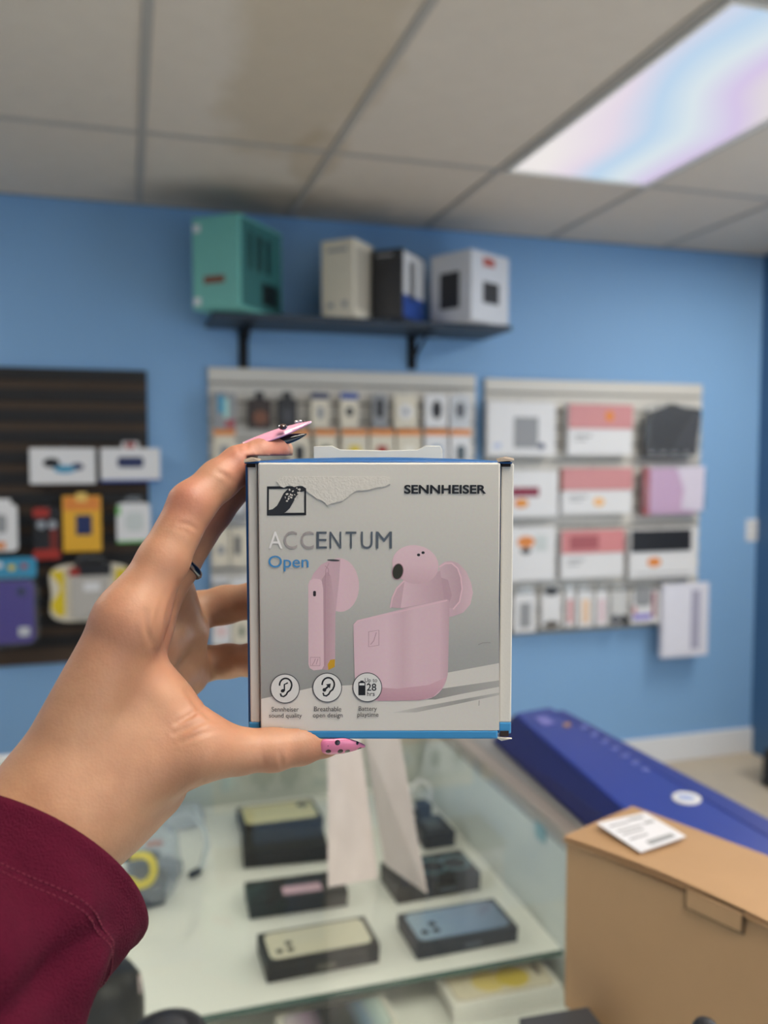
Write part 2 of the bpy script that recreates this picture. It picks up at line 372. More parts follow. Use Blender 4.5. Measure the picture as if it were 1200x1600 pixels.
t = pack('earphone_pack', 'narrow black and red earphone pack with two silver discs, middle row of the black panel', 'package', (52, 792, 94, 874), SB, .025, m_pblack,
     parts=[('red_base', 'r', -.02, 0, 1.0, .19, m_pred, .006), ('red_top', 'r', 0, .8, .62, .98, m_pred, .004), ('side_band', 'b', .62, .19, .9, .6, M_('dull_red_card', (120, 40, 32), .5), .002)])
cx, zb, w_, h_ = wr(52, 792, 94, 874, YI)
for u in (.3, .72):
    prism_xz('earphone', ell(w_*(u-.5), h_*.66, w_*.17, w_*.17), -.008, .0005, m_silver, t, .002)
pack('power_bank_box', 'upright yellow box with dark picture and orange top, hung on the black panel', 'box', (98, 775, 158, 862), SB, .03, m_pyellow,
     parts=[('printed_picture', 'b', .34, .3, .76, .66, m_pnavy, .001), ('orange_top', 'b', .04, .74, .96, .98, m_porange, .0008), ('hang_tab', 'b', .36, .9, .64, 1.06, M_('pale_yellow_card', (236, 200, 110), .5), .001)])
pack('case_pack', 'white blister pack edged in green, right end of the middle row on the black panel', 'package', (182, 776, 235, 848), SB, .02, m_pw, rnd=.14, header=(m_blister, .14, .5),
     parts=[('green_edge', 'b', .0, .0, .9, .05, m_green, .001), ('green_edge', 'b', 0, .6, .12, .8, m_green, .001), ('printed_picture', 'r', .25, .25, .8, .66, M_('pale_grey_card', (205, 212, 212), .5), .001)])
t = pack('tablet_case_bag', 'purple silicone tablet case in a clear bag under a blue card, black panel', 'package', (-40, 872, 58, 1012), SB, .02, None, header=(m_skyblue, .22, 1.0), Y=3.45)
cx, zb, w_, h_ = wr(-40, 872, 58, 1012, 3.45)
prism_xz('silicone_case', rrect(0, h_*.39, w_*.9, h_*.7, .02), 0, .014, m_purple, t, .004)
prism_xz('camera_hole', ell(w_*.25, h_*.62, w_*.08, w_*.08), -.002, .002, m_pnavy, t)
prism_xz('label_patch', rrect(w_*.28, h_*.17, w_*.18, h_*.1, .003), -.002, .002, m_pw, t)
for (u, v, cc) in ((.6, .89, m_lemon), (.8, .9, m_dkpink), (.4, .92, m_pw)): prism_xz('printed_picture', ell(w_*(u-.5), h_*v, w_*.06, w_*.05), .0065, .0085, cc, t)
bm = bmesh.new(); bmesh.ops.create_icosphere(bm, subdivisions=3, radius=1)
for v in bm.verts:
    p = v.co; q = Vector((math.copysign(abs(p.x)**.45, p.x)*w_*.52, math.copysign(abs(p.y)**.7, p.y)*.02, math.copysign(abs(p.z)**.45, p.z)*h_*.41))
    q += Vector((random.uniform(-.003, .003), random.uniform(-.003, .003), random.uniform(-.003, .003))); v.co = q+Vector((.006, .008, h_*.40))
from_bm('clear_bag', bm, m_bag, t, True)
t = pack('speaker_pack', 'wide white pack with yellow scalloped sides and grey window, bottom of the black panel', 'package', (76, 872, 205, 972), SB, .03, None, Y=3.455, hookit=False)
cx, zb, w_, h_ = wr(76, 872, 205, 972, 3.455)
pts = []
for k in range(40):
    a = 2*math.pi*k/40; rx = w_*.5*(1-.06*math.cos(a*2+math.pi)*0) ; sx = math.copysign(abs(math.cos(a))**.5, math.cos(a)); sz = math.copysign(abs(math.sin(a))**.5, math.sin(a))
    pts.append((sx*rx*(1-.06*math.cos(sz*math.pi)), h_*.46+sz*h_*.45))
prism_xz('carton', pts, 0, .03, m_pcream, t, .004)
for s in (-1, 1):
    prism_xz('yellow_side', [(s*(w_*.36+.06*w_*math.cos(k/12*math.pi*2.6)*(1 if q else -.0)+(.055*w_ if q else -.05*w_)), h_*(.12+.7*(k/12 if not q else 1-k/12))) for q in (0, 1) for k in range(13)], -.004, .001, m_lemon, t)
prism_xz('grey_panel', rrect(0, h_*.40, w_*.46, h_*.66, .006), -.012, .001, M_('window_grey', (190, 186, 180), .4), t, .003)
prism_xz('dark_top', rrect(.01, h_*.83, w_*.44, h_*.2, .006), -.013, .001, m_pblack, t, .003)
prism_xz('red_corner', rrect(-w_*.19, h_*.80, w_*.12, h_*.12, .003), -.0145, -.012, m_pred, t)
prism_xz('white_sticker', rrect(w_*.02, h_*.56, w_*.2, h_*.14, .004), -.0135, -.011, m_pw, t)
tube('hang_loop', [(-w_*.18, .015, h_*.9), (-w_*.12, .015, h_*1.0), (w_*.12, .015, h_*1.0), (w_*.2, .015, h_*.9)], .004, m_blister, t)
hook(SB, cx, zb+h_*1.0-.006, .045)
# --- middle panel: first row
def mini(x0, x1, y0, y1, label, body, parts, header=None, rnd=0, name='accessory_pack', group=None, Y=YI):
    return pack(name, label, 'package', (x0, y0, x1, y1), SM, .016, body, header=header, rnd=rnd, parts=parts, Y=Y, group=group)
mini(331, 369, 614, 672, 'holographic pack with teal and pink streaks, leftmost of the top row below the shelf', m_pgrey, [('streak', 'b', .25, .45, .5, .95, m_skyblue, .001), ('streak', 'b', .5, .3, .7, .85, M_('aqua_card', (170, 215, 210), .3), .0012), ('streak', 'b', .55, .05, .95, .3, m_dkpink, .001)])
mini(388, 424, 612, 670, 'dark brown clamshell pack with a coppery patch, top row, second from the left', M_('dark_brown_card', (56, 44, 42), .5), [('coppery_patch', 'e', .2, .1, .85, .5, m_brown, .003)], header=(m_pblack, .2, .4))
mini(434, 464, 612, 672, 'plain black pack in the top row, just above the pink fingernail', m_pblack, [('grey_window', 'r', .25, .2, .75, .55, M_('charcoal_card', (66, 66, 72), .4), .002)], header=(m_pblack, .18, .5))
mini(486, 514, 614, 668, 'white pack with a navy top and a grey cable picture, top row', m_pcream, [('navy_top', 'b', 0, .82, 1, 1, m_pnavy, .001), ('printed_picture', 'r', .35, .25, .7, .6, m_pgrey, .001)])
mini(532, 560, 614, 668, 'white pack with a bright blue top and a black dot, top row', m_pcream, [('blue_top', 'b', 0, .82, 1, 1, m_pblue, .001), ('printed_picture', 'e', .3, .32, .72, .6, m_pblack, .001)])
mini(582, 606, 616, 668, 'grey pack with a dark upright plug picture, top row right of the blue-topped pack', m_pgrey, [('printed_picture', 'r', .25, .3, .7, .85, m_pblack, .002)])
mini(616, 652, 616, 668, 'clear cream pack with a coiled pale cable, top row', m_pcream, [('cable_coil', 'e', .2, .25, .8, .7, m_pw, .004), ('coil_center', 'e', .38, .38, .62, .57, m_pgrey, .005)])
mini(664, 699, 616, 668, 'white pack with a tall dark oval, top row, second from the right', m_pw, [('printed_picture', 'e', .3, .25, .75, .82, m_pblack, .002)])
mini(703, 737, 616, 670, 'white pack with a dark grey oval and shiny cover, rightmost of the top row', m_pw, [('printed_picture', 'e', .25, .3, .7, .78, M_('dark_grey_card', (80, 82, 90), .4), .002), ('clear_cover', 'r', .05, .05, .95, .95, m_blister, .006)])
row2 = [(334, 368, m_pcream, m_pgrey, 'pale grey'), (452, 484, m_pcream, m_pblack, 'black upright'), (492, 526, m_pcream, M_('dark_green_card', (40, 70, 60), .4), 'dark green'), (534, 574, m_pcream, m_lemon, 'lemon yellow'),
        (578, 616, m_pcream, m_pred, 'small red'), (620, 658, m_pcream, M_('ivory_card', (240, 236, 224), .4), 'ivory'), (664, 700, m_pw, M_('steel_blue_card', (110, 140, 170), .4), 'steel blue'), (704, 736, m_pw, M_('slate_card', (84, 96, 104), .4), 'slate grey')]
for x0, x1, b_, c_, d_ in row2:
    mini(x0, x1, 671, 737, 'orange-topped small pack with a %s picture, second row below the shelf' % d_, b_, [('orange_top', 'b', 0, .86, 1, 1, m_porange, .001), ('printed_picture', 'r', .28, .25, .72, .62, c_, .002)])
# lower rows that show between the fingers and the held box
mini(332, 355, 760, 818, 'pale package in the gap left of the held box, level with the maroon-printed white pack', m_pcream, [('printed_picture', 'r', .3, .2, .7, .6, m_pgrey, .001)])
mini(359, 386, 758, 818, 'grey card package left of the held box, above the one with the dark bar', m_pgrey, [('printed_picture', 'r', .2, .3, .8, .7, m_pw, .001)])
mini(332, 357, 826, 884, 'cream package with a small grey picture in the gap beside the ringed finger', m_pcream, [('printed_picture', 'r', .3, .3, .75, .55, m_pgrey, .001)])
mini(361, 390, 826, 884, 'cream package with an upright dark bar, beside the left edge of the held box', m_pcream, [('printed_picture', 'b', .2, .3, .5, .8, M_('dark_grey_card', (80, 82, 90), .4), .002)])
mini(332, 358, 902, 956, 'white package with a grey band seen just above the bent ring finger', m_pw, [('grey_band', 'b', 0, .7, 1, .85, m_pgrey, .001)])
mini(362, 390, 902, 956, 'white package with two pale blue squares above the bent ring finger', m_pw, [('printed_picture', 'b', .15, .5, .45, .75, M_('steel_blue_card', (110, 140, 170)), .001), ('printed_picture', 'b', .55, .5, .85, .75, M_('steel_blue_card', (110, 140, 170)), .001)])
mini(332, 360, 965, 1008, 'pinkish white package seen between the two bent fingers, nearer the palm', m_pw, [('printed_picture', 'r', .2, .3, .8, .7, M_('pale_pink_card', (232, 206, 206), .4), .001)])
mini(363, 390, 965, 1008, 'cream package with a green mark seen between the two bent fingers, nearer the box', m_pcream, [('printed_picture', 'r', .4, .3, .7, .7, M_('moss_card', (120, 130, 110), .4), .001)])
# --- right panel
def rp(name, label, rect, body, parts, **k): return pack(name, label, 'package', rect, SR, k.pop('depth', .03), body, parts=parts, **k)
rp('tablet_case_pack', 'white pack with a large grey square, top left of the right panel', (762, 628, 868, 712), m_pw, [('printed_picture', 'b', .38, .14, .74, .72, m_pgrey, .001), ('blue_badge', 'e', .74, .12, .84, .24, m_pnavy, .001), ('printed_picture', 'e', .08, .13, .2, .24, M_('pale_blue_card', (190, 200, 226)), .001)])
PK = 'pink and white keyboard case packs'
def pinkpack(label, rect, extra, pm=m_ppink):
    t = rp('keyboard_case_pack', label, rect, m_pw, [('pink_cover', 'b', 0, .52, 1, 1, pm, .004), ('printed_line', 'b', .1, .36, .36, .4, m_pgrey, .0006), ('printed_line', 'b', .1, .28, .28, .31, m_pgrey, .0006)]+extra, depth=.04, group=PK)
pinkpack('pink and white pack with an orange sticker high on its pink half, top row', (888, 632, 988, 711), [('orange_sticker', 'e', .56, .66, .70, .88, m_porange, .006)])
pinkpack('pink and white pack with a pale orange sticker on its white half, second row', (878, 731, 988, 803), [('orange_sticker', 'e', .44, .16, .6, .36, M_('pale_orange_card', (240, 190, 130)), .002), ('brown_side', 'b', -.05, .5, .03, .98, m_brown, .003)])
pinkpack('pink and white pack with a dark pink printed patch, third row', (877, 828, 975, 903), [('printed_picture', 'b', .12, .6, .58, .9, m_dkpink, .005)], M_('salmon_card', (214, 138, 140)))
def bagmesh(t, w_, h_, d=.018, c=(0, 0, 0), m=m_bag, name='clear_bag'):
    bm = bmesh.new(); bmesh.ops.create_icosphere(bm, subdivisions=3, radius=1)
    for v in bm.verts:
        p = v.co; q = Vector((math.copysign(abs(p.x)**.4, p.x)*w_*.5, math.copysign(abs(p.y)**.7, p.y)*d, math.copysign(abs(p.z)**.4, p.z)*h_*.5))
        v.co = q+Vector(c)+Vector((random.uniform(-.002, .002), random.uniform(-.004, .004), random.uniform(-.002, .002)))
    return from_bm(name, bm, m, t, True)
t = rp('laptop_sleeve_bag', 'black folded sleeve in a crinkled clear bag, top right corner of the right panel', (1006, 630, 1096, 716), None, [], hookit=True)
cx, zb, w_, h_ = wr(1006, 630, 1096, 716, YI)
prism_xz('sleeve', [(-w_*.5, .02*h_), (w_*.42, 0.06*h_), (w_*.5, h_*.9), (w_*.2, h_*.93), (0, h_), (-w_*.14, h_*.93), (-w_*.46, h_*.8)], 0, .018, M_('black_neoprene', (26, 26, 31), .6), t, .004)
prism_xz('flap', [(0, h_*.2), (w_*.40, h_*.12), (w_*.46, h_*.86), (w_*.36, h_*.84)], -.004, .001, M_('charcoal_neoprene', (48, 48, 55), .5), t, .002)
for k in range(4): prism_xz('printed_mark', rrect(w_*(-.36+.2*k), h_*.1, w_*.1, h_*.05, .001), -.001, .001, m_pgrey, t)
bagmesh(t, w_*1.04, h_*.98, .02, (0, .008, h_*.5))
rp('tablet_case_pack', 'white pack with maroon bar and orange dot, partly behind the held box', (770, 735, 872, 808), m_pw, [('maroon_bar', 'b', .28, .44, .70, .64, m_maroon, .002), ('orange_sticker', 'e', .32, .2, .54, .4, m_porange, .001), ('yellow_sticker', 'e', .42, .26, .5, .35, m_pyellow, .002)])
t = rp('fabric_case_bag', 'glossy clear bag with a lilac pink case, right end of the second row', (1003, 722, 1104, 806), None, [], hookit=True)
cx, zb, w_, h_ = wr(1003, 722, 1104, 806, YI)
prism_xz('case', rrect(-w_*.06, h_*.46, w_*.82, h_*.86, .008), 0, .02, m_lilac, t, .005)
prism_xz('case_spine', rrect(-w_*.43, h_*.46, w_*.1, h_*.88, .004), -.004, .022, m_dkpink, t, .003)
prism_xz('paper_insert', [(w_*.1, h_*.12), (w_*.44, h_*.08), (w_*.46, h_*.92), (w_*.02, h_*.9), (w_*.14, h_*.5)], -.004, .0005, M_('pale_lilac_card', (238, 226, 240), .35), t, .001)
bagmesh(t, w_*1.02, h_*1.0, .022, (0, .01, h_*.49))
rp('tablet_case_pack', 'white pack with orange and grey spot at its top, partly behind held box', (770, 824, 868, 908), m_pw, [('orange_sticker', 'e', .38, .62, .66, .84, m_porange, .001), ('printed_picture', 'e', .44, .5, .6, .62, m_pblack, .0012), ('printed_picture', 'b', .66, .55, .86, .85, M_('pale_grey_card', (205, 212, 212)), .001)])
rp('keyboard_pack', 'white pack holding a wide black keyboard, with an orange mark below it', (984, 826, 1089, 902), m_pw, [('keyboard', 'b', .02, .54, .9, .98, m_pblack, .006), ('orange_mark', 'e', .26, .22, .46, .42, m_porange, .001), ('printed_line', 'b', .1, .08, .9, .1, m_pgrey, .0006)], depth=.03)
# bottom row of slim packs
low = [(803, 838, 918, 988, m_pw, m_pgrey, 'slim white pack with grey picture, first of the bottom row beside held box', 'b'),
       (846, 877, 916, 982, m_pw, m_pblack, 'clear slim pack with black ends and a white middle, bottom row', 'e'),
       (883, 899, 914, 980, m_pw, m_ppink, 'slim white pack with faint pink strip, left of the peach one, bottom row', 'b'),
       (903, 927, 914, 980, m_pw, M_('peach_card', (232, 200, 170)), 'slim white pack with a peach strip, middle of the bottom row', 'b'),
       (931, 950, 914, 978, m_pw, M_('rose_card', (222, 196, 204)), 'slim white pack with pale rose strip, right of the peach one, bottom row', 'b'),
       (954, 981, 914, 977, M_('grey_white_card', (206, 206, 206)), M_('dark_grey_card', (80, 82, 90)), 'grey pack with a dark clip at its lower end, bottom row', 'e'),
       (987, 1030, 914, 974, m_pw, m_pgrey, 'squarish pack with a red edge and violet base, right end of the bottom row', 'b')]
for i, (x0, x1, y0, y1, b_, c_, lab, k) in enumerate(low):
    if i == 1: parts = [('dark_end', 'e', .15, .78, .85, .98, m_pblack, .004), ('dark_end', 'e', .1, .02, .9, .18, M_('umber_card', (80, 70, 56)), .004), ('printed_picture', 'r', .2, .3, .85, .62, m_pw, .003)]
    elif i == 5: parts = [('clip', 'e', .05, .02, .5, .28, c_, .005), ('clip', 'e', .55, .0, .98, .26, m_pblack, .005)]
    elif i == 6: parts = [('printed_picture', 'r', .1, .45, .7, .9, c_, .003), ('red_edge', 'b', .74, .15, .86, .82, m_maroon, .003), ('violet_base', 'b', .05, .1, .7, .26, M_('violet_card', (150, 140, 210)), .002), ('pink_dot', 'e', .03, .26, .18, .46, m_ppink, .003)]
    else: parts = [('printed_strip', 'b', .25, .1, .75, .66, c_, .002)]
    rp('accessory_pack', lab, (x0, y0, x1, y1), b_, parts, depth=.014, header=(m_blister, .16, .8))
t = rp('screen_protector_box', 'tall white box with a grey slot, hanging below the right end of the right panel', (1035, 912, 1107, 1026), M_('lavender_white_card', (222, 222, 234), .35), [('grey_slot', 'b', .62, .1, .8, .9, M_('grey_lavender_card', (170, 168, 190)), .001), ('front_sheet', 'b', .05, .06, .6, .95, M_('pale_lavender_card', (228, 228, 240)), .0008)], depth=.03, Y=3.45)

# --- dark shelf with brackets and four boxes
SZ = CAMZ+.552
a, b_ = onZ(330, 499, SZ), onZ(800, 522, SZ)
SY0 = 3.25; sx0, sx1 = onY(332, 500, SY0).x, onY(800, 520, SY0).x
t = thing('wall_shelf', 'dark wall shelf on two black brackets above the white panels', 'shelf', ((sx0+sx1)/2, WY, SZ-.022))
box('board', (0, -(WY-SY0)/2, .011), (sx1-sx0, WY-SY0, .022), mat('dark_shelf_laminate', (44, 58, 74), .5, var=.1), t, .003)
for px in (380, 643):
    x = onY(px, 540, WY).x-(sx0+sx1)/2
    zb = onY(px, 578, WY).z-(SZ-.022)
    br = box('bracket', (x, -.006, zb/2), (.04, .010, -zb), m_blackm, t, .002)
    box('bracket_arm', (x, -.13, -.006), (.032, .25, .010), m_blackm, br, .002)
    tube('bracket_brace', [(x, -.01, zb*.85), (x, -.08, zb*.5), (x, -.2, -.012)], .007, m_blackm, br, 8)
def shelf_box(name, label, near, yaw, L_, W_, H_, m1, prints):
    """carton standing on the shelf: near bottom corner pixel, left face length L_ and right face length W_"""
    p = onY(near[0], near[1], near[2]); 
    t = thing(name, label, 'box', (p.x, p.y, SZ+.0005), yaw)
    # local: corner at origin, left face runs along -x, right face runs along +y
    box('carton', (-L_/2, W_/2, H_/2), (L_, W_, H_), m1, t, .004)
    for (pn, face, u0, v0, u1, v1, pm) in prints:
        if face == 'L': box(pn, (-(u0+u1)/2*L_, -.0005, (v0+v1)/2*H_), ((u1-u0)*L_, .001, (v1-v0)*H_), pm, t)
        else: box(pn, (.0005, (u0+u1)/2*W_, (v0+v1)/2*H_), (.001, (u1-u0)*W_, (v1-v0)*H_), pm, t)
    return t
shelf_box('toy_box', 'turquoise carton with a dark word-like mark, left end of the dark shelf', (374, 497, 3.14), R(-39), .20, .32, .335, m_teal,
          [('printed_panel', 'R', .05, .03, .97, .97, m_dkteal), ('printed_bar', 'R', .5, .1, .9, .35, m_pblack), ('printed_mark', 'L', .3, .27, .75, .36, m_brown), ('corner_mark', 'L', .82, .05, .97, .13, m_pw), ('corner_mark', 'L', .82, .84, .97, .92, m_pw)]+[('printed_stripe', 'R', .2+.2*k, .45, .3+.2*k, .85, m_pblack) for k in range(3)])
shelf_box('carton_box', 'cream upright carton between the turquoise and black boxes on the dark shelf', (553, 503, 3.2), R(-43), .145, .17, .295, m_pcream,
          [('printed_mark', 'L', .2, .12, .35, .2, m_pgrey), ('printed_mark', 'L', .62, .12, .8, .18, m_pgrey), ('printed_mark', 'L', .2, .84, .8, .88, m_pgrey), ('printed_panel', 'R', .1, .1, .9, .9, M_('warm_grey_card', (188, 180, 164)))])
shelf_box('console_box', 'black carton with a white and blue end, third from the left on the dark shelf', (628, 509, 3.2), R(-42), .135, .235, .27, m_pblack,
          [('white_end', 'R', .06, .36, .96, .97, m_pw), ('blue_base', 'R', .06, .03, .96, .36, m_pblue), ('printed_figure', 'R', .3, .3, .52, .86, m_pblack), ('printed_mark', 'L', .3, .9, .8, .93, m_pgrey)])
shelf_box('security_camera_box', 'white carton with black squares on two faces, right end of the dark shelf', (736, 517, 3.17), R(-61), .215, .25, .28, M_('shelf_white_card', (212, 214, 220)),
          [('black_square', 'L', .28, .2, .76, .72, m_pblack), ('black_square', 'R', .3, .28, .72, .58, m_pblack), ('red_mark', 'R', .3, .8, .6, .92, M_('dull_red_mark', (180, 80, 66)))])
# --- outlet, dark mat
t = thing('wall_outlet', 'white socket plate on the blue wall near its right end', 'outlet', (onY(1179, 829, WY).x, WY, onY(1179, 845, WY).z))
cx, zb, w_, h_ = wr(1165, 812, 1193, 846, WY)
box('plate', (0, -.004, h_/2), (w_, .008, h_), m_white, t, .003)
for v in (.3, .7): prism_xz('socket', rrect(0, h_*v, w_*.42, h_*.26, .008), -.0095, -.007, M_('socket_grey', (196, 196, 198)), t, .0008)
p = onZ(1206, 1224, 0)
t = thing('floor_mat', 'dark mat on the beige floor at the right edge of the picture', 'mat', (p.x+.25, p.y, 0))
prism_xz('mat', rrect(0, 0, .6, .34, .03), 0, .012, m_pblack, t); t.children[0].rotation_euler = (R(-90), 0, 0); t.children[0].location = (0, 0, 0.0)
prism_xz('border', rrect(0, 0, .6, .34, .03)+[], 0.0, .004, mat('mat_rubber', (48, 48, 50), .7), t); t.children[1].rotation_euler = (R(-90), 0, 0); t.children[1].scale = (1.05, 1, 1.08)
# ------------------------------------------------------------------ glass counter
ZT = CAMZ-.55; ZS = CAMZ-.73; ZL = CAMZ-.79      # glass top, upper shelf, lower deck
XS = onZ(891, 1304, ZT).x*.6+onZ(640, 1220, ZS).x*.4   # inner face of the right side
YB = 1.82; YT = 1.67; YE = 1.10; YN = .30; XW = -.75
m_lam = mat('pale_counter_laminate', (206, 208, 204), .3, var=.03)
m_shelf = mat('white_glass_shelf', (236, 236, 230), .35, var=.02, vs=4, spec=.3)
m_gedge = mat('green_glass_edge', (60, 92, 84), .15)
m_alu = mat('satin_rail', (176, 166, 156), .35, .3)
m_glass = glassy('counter_glass', (252, 254, 252), .01, .01)
t = thing('display_counter', 'glass topped display counter with white shelves, holding phone boxes below the hand', 'counter', ((XS+XW)/2, (YB+YN)/2, 0))
OX, OY = (XS+XW)/2, (YB+YN)/2
def cb(name, x0, x1, y0, y1, z0, z1, m, bv=0.0, par=None): return box(name, ((x0+x1)/2-OX, (y0+y1)/2-OY, (z0+z1)/2), (x1-x0, y1-y0, z1-z0), m, par or t, bv)
cb('glass_top', XW, XS, YN, YT, ZT-.008, ZT-.0005, m_glass)
cb('side_panel', XS, XS+.016, YN, YB+.016, .05, ZT-.026, mat('frosted_side_panel', (206, 212, 208), .22, var=.05, vs=5))
V = [(x-OX, y-OY, z) for x in (XW, XS) for (y, z) in ((YB, ZS-.06), (YT, ZT-.024), (YT+.014, ZT-.024), (YB+.014, ZS-.06))]
mesh('back_panel', V, [(0, 1, 2, 3), (7, 6, 5, 4), (0, 4, 5, 1), (1, 5, 6, 2), (2, 6, 7, 3), (3, 7, 4, 0)], mat('pale_back_panel', (196, 202, 194), .25, var=.06, vs=5), t)
cb('back_panel', XW, XS, YB, YB+.016, .05, ZS-.06, m_lam)
cb('side_panel', XW-.016, XW, YN, YB+.016, .05, ZT-.026, m_lam)
cb('top_rail', XS, XS+.030, YN, YT+.03, ZT-.024, ZT, m_alu, .003)
cb('top_rail', XW, XS, YT, YT+.03, ZT-.024, ZT, m_white, .003)
sh = cb('shelf', XW, XS, YE, YB, ZS-.008, ZS, m_shelf)
cb('glass_edge', XW, XS, YE-.003, YE, ZS-.008, ZS, m_gedge, par=sh)
cb('lower_deck', XW, XS, YN, YB, ZL-.02, ZL, m_shelf)
em = bpy.data.materials.new('added_case_light'); em.use_nodes = True; em.node_tree.nodes['Principled BSDF'].inputs['Emission Color'].default_value = (1, .98, .96, 1); em.node_tree.nodes['Principled BSDF'].inputs['Emission Strength'].default_value = 38.0
cb('added_light_strip', XW+.002, XW+.022, YN+.1, YT-.05, ZT-.045, ZT-.028, em)  # unseen strip added to brighten the shelves inside the counter
cb('base', XW, XS, YN, YB, 0.0, .05, m_lam)
p = onX(845, 1300, XS-.001)
prism_xz('sticker', rrect(0, 0, .034, .026, .006), 0, .0012, M_('sea_green_sticker', (120, 158, 164)), t); s_ = [c for c in t.children if c.name.startswith('sticker')][0]
s_.rotation_euler = (0, 0, R(90)); s_.location = (XS-.0014-OX, p.y-OY, p.z)
# a neighbouring counter that carries the cartons
t2 = thing('side_counter', 'narrow pale ledge on the right beneath the blue and brown cartons', 'counter', (XS+.105, .95, 0))
box('cabinet', (0, 0, (ZT-.04)/2), (.13, 1.36, ZT-.04), m_lam, t2, .004)
box('worktop', (0, 0, ZT-.021), (.145, 1.40, .038), mat('grey_worktop', (150, 150, 150), .4, var=.08), t2, .005)

def topquad(q, Z):
    """centre, yaw, length and width of a flat rectangle from its corners TL,TR,BR,BL in the photograph"""
    c = [onZ(x, y, Z) for x, y in q]
    ex = ((c[1]-c[0])+(c[2]-c[3]))/2; ey = ((c[0]-c[3])+(c[1]-c[2]))/2
    yaw = math.atan2(ex.y, ex.x); n = Vector((-math.sin(yaw), math.cos(yaw), 0))
    return sum(c, Vector())/4, yaw, ex.length, abs(ey.dot(n))
m_pbx = mat('matt_black_carton', (18, 19, 21), .5, var=.08, spec=.3)
def phone_box(label, q, h, base, body, kind, group=None, L_=None, W_=None, name='phone_box', cat='box'):
    c, yaw, l, w_ = topquad(q, base+h); l = L_ or l; w_ = W_ or w_
    t = thing(name, label, cat, (c.x, c.y, base+.0006), yaw, group)
    box('box_base', (0, 0, h*.21), (l-.0016, w_-.0016, h*.42), body, t, .0012)
    box('box_lid', (0, 0, h*.72), (l, w_, h*.56), body, t, .0018)
    def flat(nm, pts, z, th, m): 
        o = prism_xz(nm, pts, -th, 0.0004, m, t, min(.0003, th*.3)); o.rotation_euler = (R(-90), 0, 0); o.location = (0, 0, z); return o
    # after rotation about x by -90 degrees the outline (x,z) lies as (x, y) with mirrored y kept upright
    if kind[0] == 'phone':
        pm, cam_side = kind[1], kind[2]
        flat('printed_phone', rrect(0, 0, l*.90, w_*.84, w_*.14), h, .0006, pm)
        if cam_side:
            for (u, v) in ((0, 0), (.2, 0.0), (.2, .17)):
                flat('printed_lens', ell(cam_side*l*.36+u*w_*(-cam_side)*1.0, -w_*.2+v*w_*1.2, w_*.068, w_*.068, 0, 16), h, .0010, M_('lens_black', (30, 32, 36), .25))
    return t, l, w_, flat, h
m_cphone = M_('champagne_print', (218, 212, 190), .35); m_cream2 = M_('yellowish_print', (216, 208, 160), .35)
m_bphone = grad('blue_phone_print', [(0, (148, 170, 190)), (.5, (120, 142, 172)), (1, (104, 124, 152))], 'X', .3)
o = phone_box('black phone box with yellowish phone on the lid, farthest in the left row', [(371, 1262), (492, 1246), (502, 1278), (378, 1293)], .027, ZS, m_pbx, ('phone', m_cream2, 0))
o[3]('printed_lens', ell(o[1]*.32, o[2]*.22, o[2]*.12, o[2]*.12, 0, 16), .027, .001, M_('lens_black', (30, 32, 36), .25))
phone_box('plain black phone box with blank lid, second from back in the left row', [(375, 1297), (503, 1291), (514, 1321), (382, 1338)], .027, ZS, m_pbx, ('plain',))
o = phone_box('black phone box with a small pinkish sticker on its lid, left row', [(384, 1379), (529, 1358), (545, 1392), (387, 1412)], .027, ZS, m_pbx, ('plain',))
o[3]('pink_sticker', rrect(o[1]*.05, -o[2]*.16, o[1]*.4, o[2]*.36, .003), .027, .0006, M_('pale_mauve_card', (206, 170, 186), .4))
o[3]('white_sticker', rrect(o[1]*.44, o[2]*.05, o[1]*.07, o[2]*.4, .002), .027, .0006, m_pw)  # unidentified white shape at the right end of the lid
m_frontprint = M_('dull_gold_print', (92, 90, 78), .4)
o = phone_box('black phone box with champagne phone on the lid, nearest of the left row', [(405, 1457), (571, 1432), (592, 1473), (412, 1510)], .029, ZS, m_pbx, ('phone', m_cphone, -1))
box('printed_mark', (o[1]*.02, -o[2]/2-.0002, .011), (o[1]*.16, .0006, .006), m_frontprint, o[0])
m_nbx = mat('blue_black_carton', (30, 36, 48), .5, var=.08, spec=.3)
o = phone_box('dark box with a blue phone on the lid, right side of the shelf', [(625, 1428), (772, 1402), (809, 1449), (646, 1478)], .024, ZS, m_nbx, ('phone', m_bphone, -1))
box('printed_mark', (o[1]*.05, -o[2]/2-.0002, .010), (o[1]*.16, .0006, .005), M_('slate_print', (84, 92, 104)), o[0])
o = phone_box('small dark square box behind the one with two blue rings, right of the tent card', [(646, 1278), (688, 1271), (711, 1299), (657, 1306)], .03, ZS, m_nbx, ('plain',), name='watch_box')
o[3]('printed_patch', rrect(0, 0, o[1]*.5, o[2]*.5, .006), .03, .0005, M_('slate_print2', (72, 82, 94)))
o = phone_box('long black box with two bluish rings on its lid, partly behind the tent card', [(600, 1346), (723, 1327), (747, 1362), (614, 1386)], .033, ZS, m_pbx, ('plain',), name='earbuds_box')
for u in (.02, .3):
    ri = ell(o[1]*u, 0, o[2]*.30, o[2]*.30, 0, 24)
    q = o[3]('printed_ring', ri, .033, .0005, M_('teal_ring_print', (96, 136, 150), .3)); o[3]('ring_center', ell(o[1]*u, -.002, o[2]*.24, o[2]*.24, 0, 24), .033, .0009, m_pbx)
box('printed_mark', (o[1]*.1, -o[2]/2-.0002, .012), (o[1]*.2, .0006, .006), M_('slate_print', (84, 92, 104)), o[0])
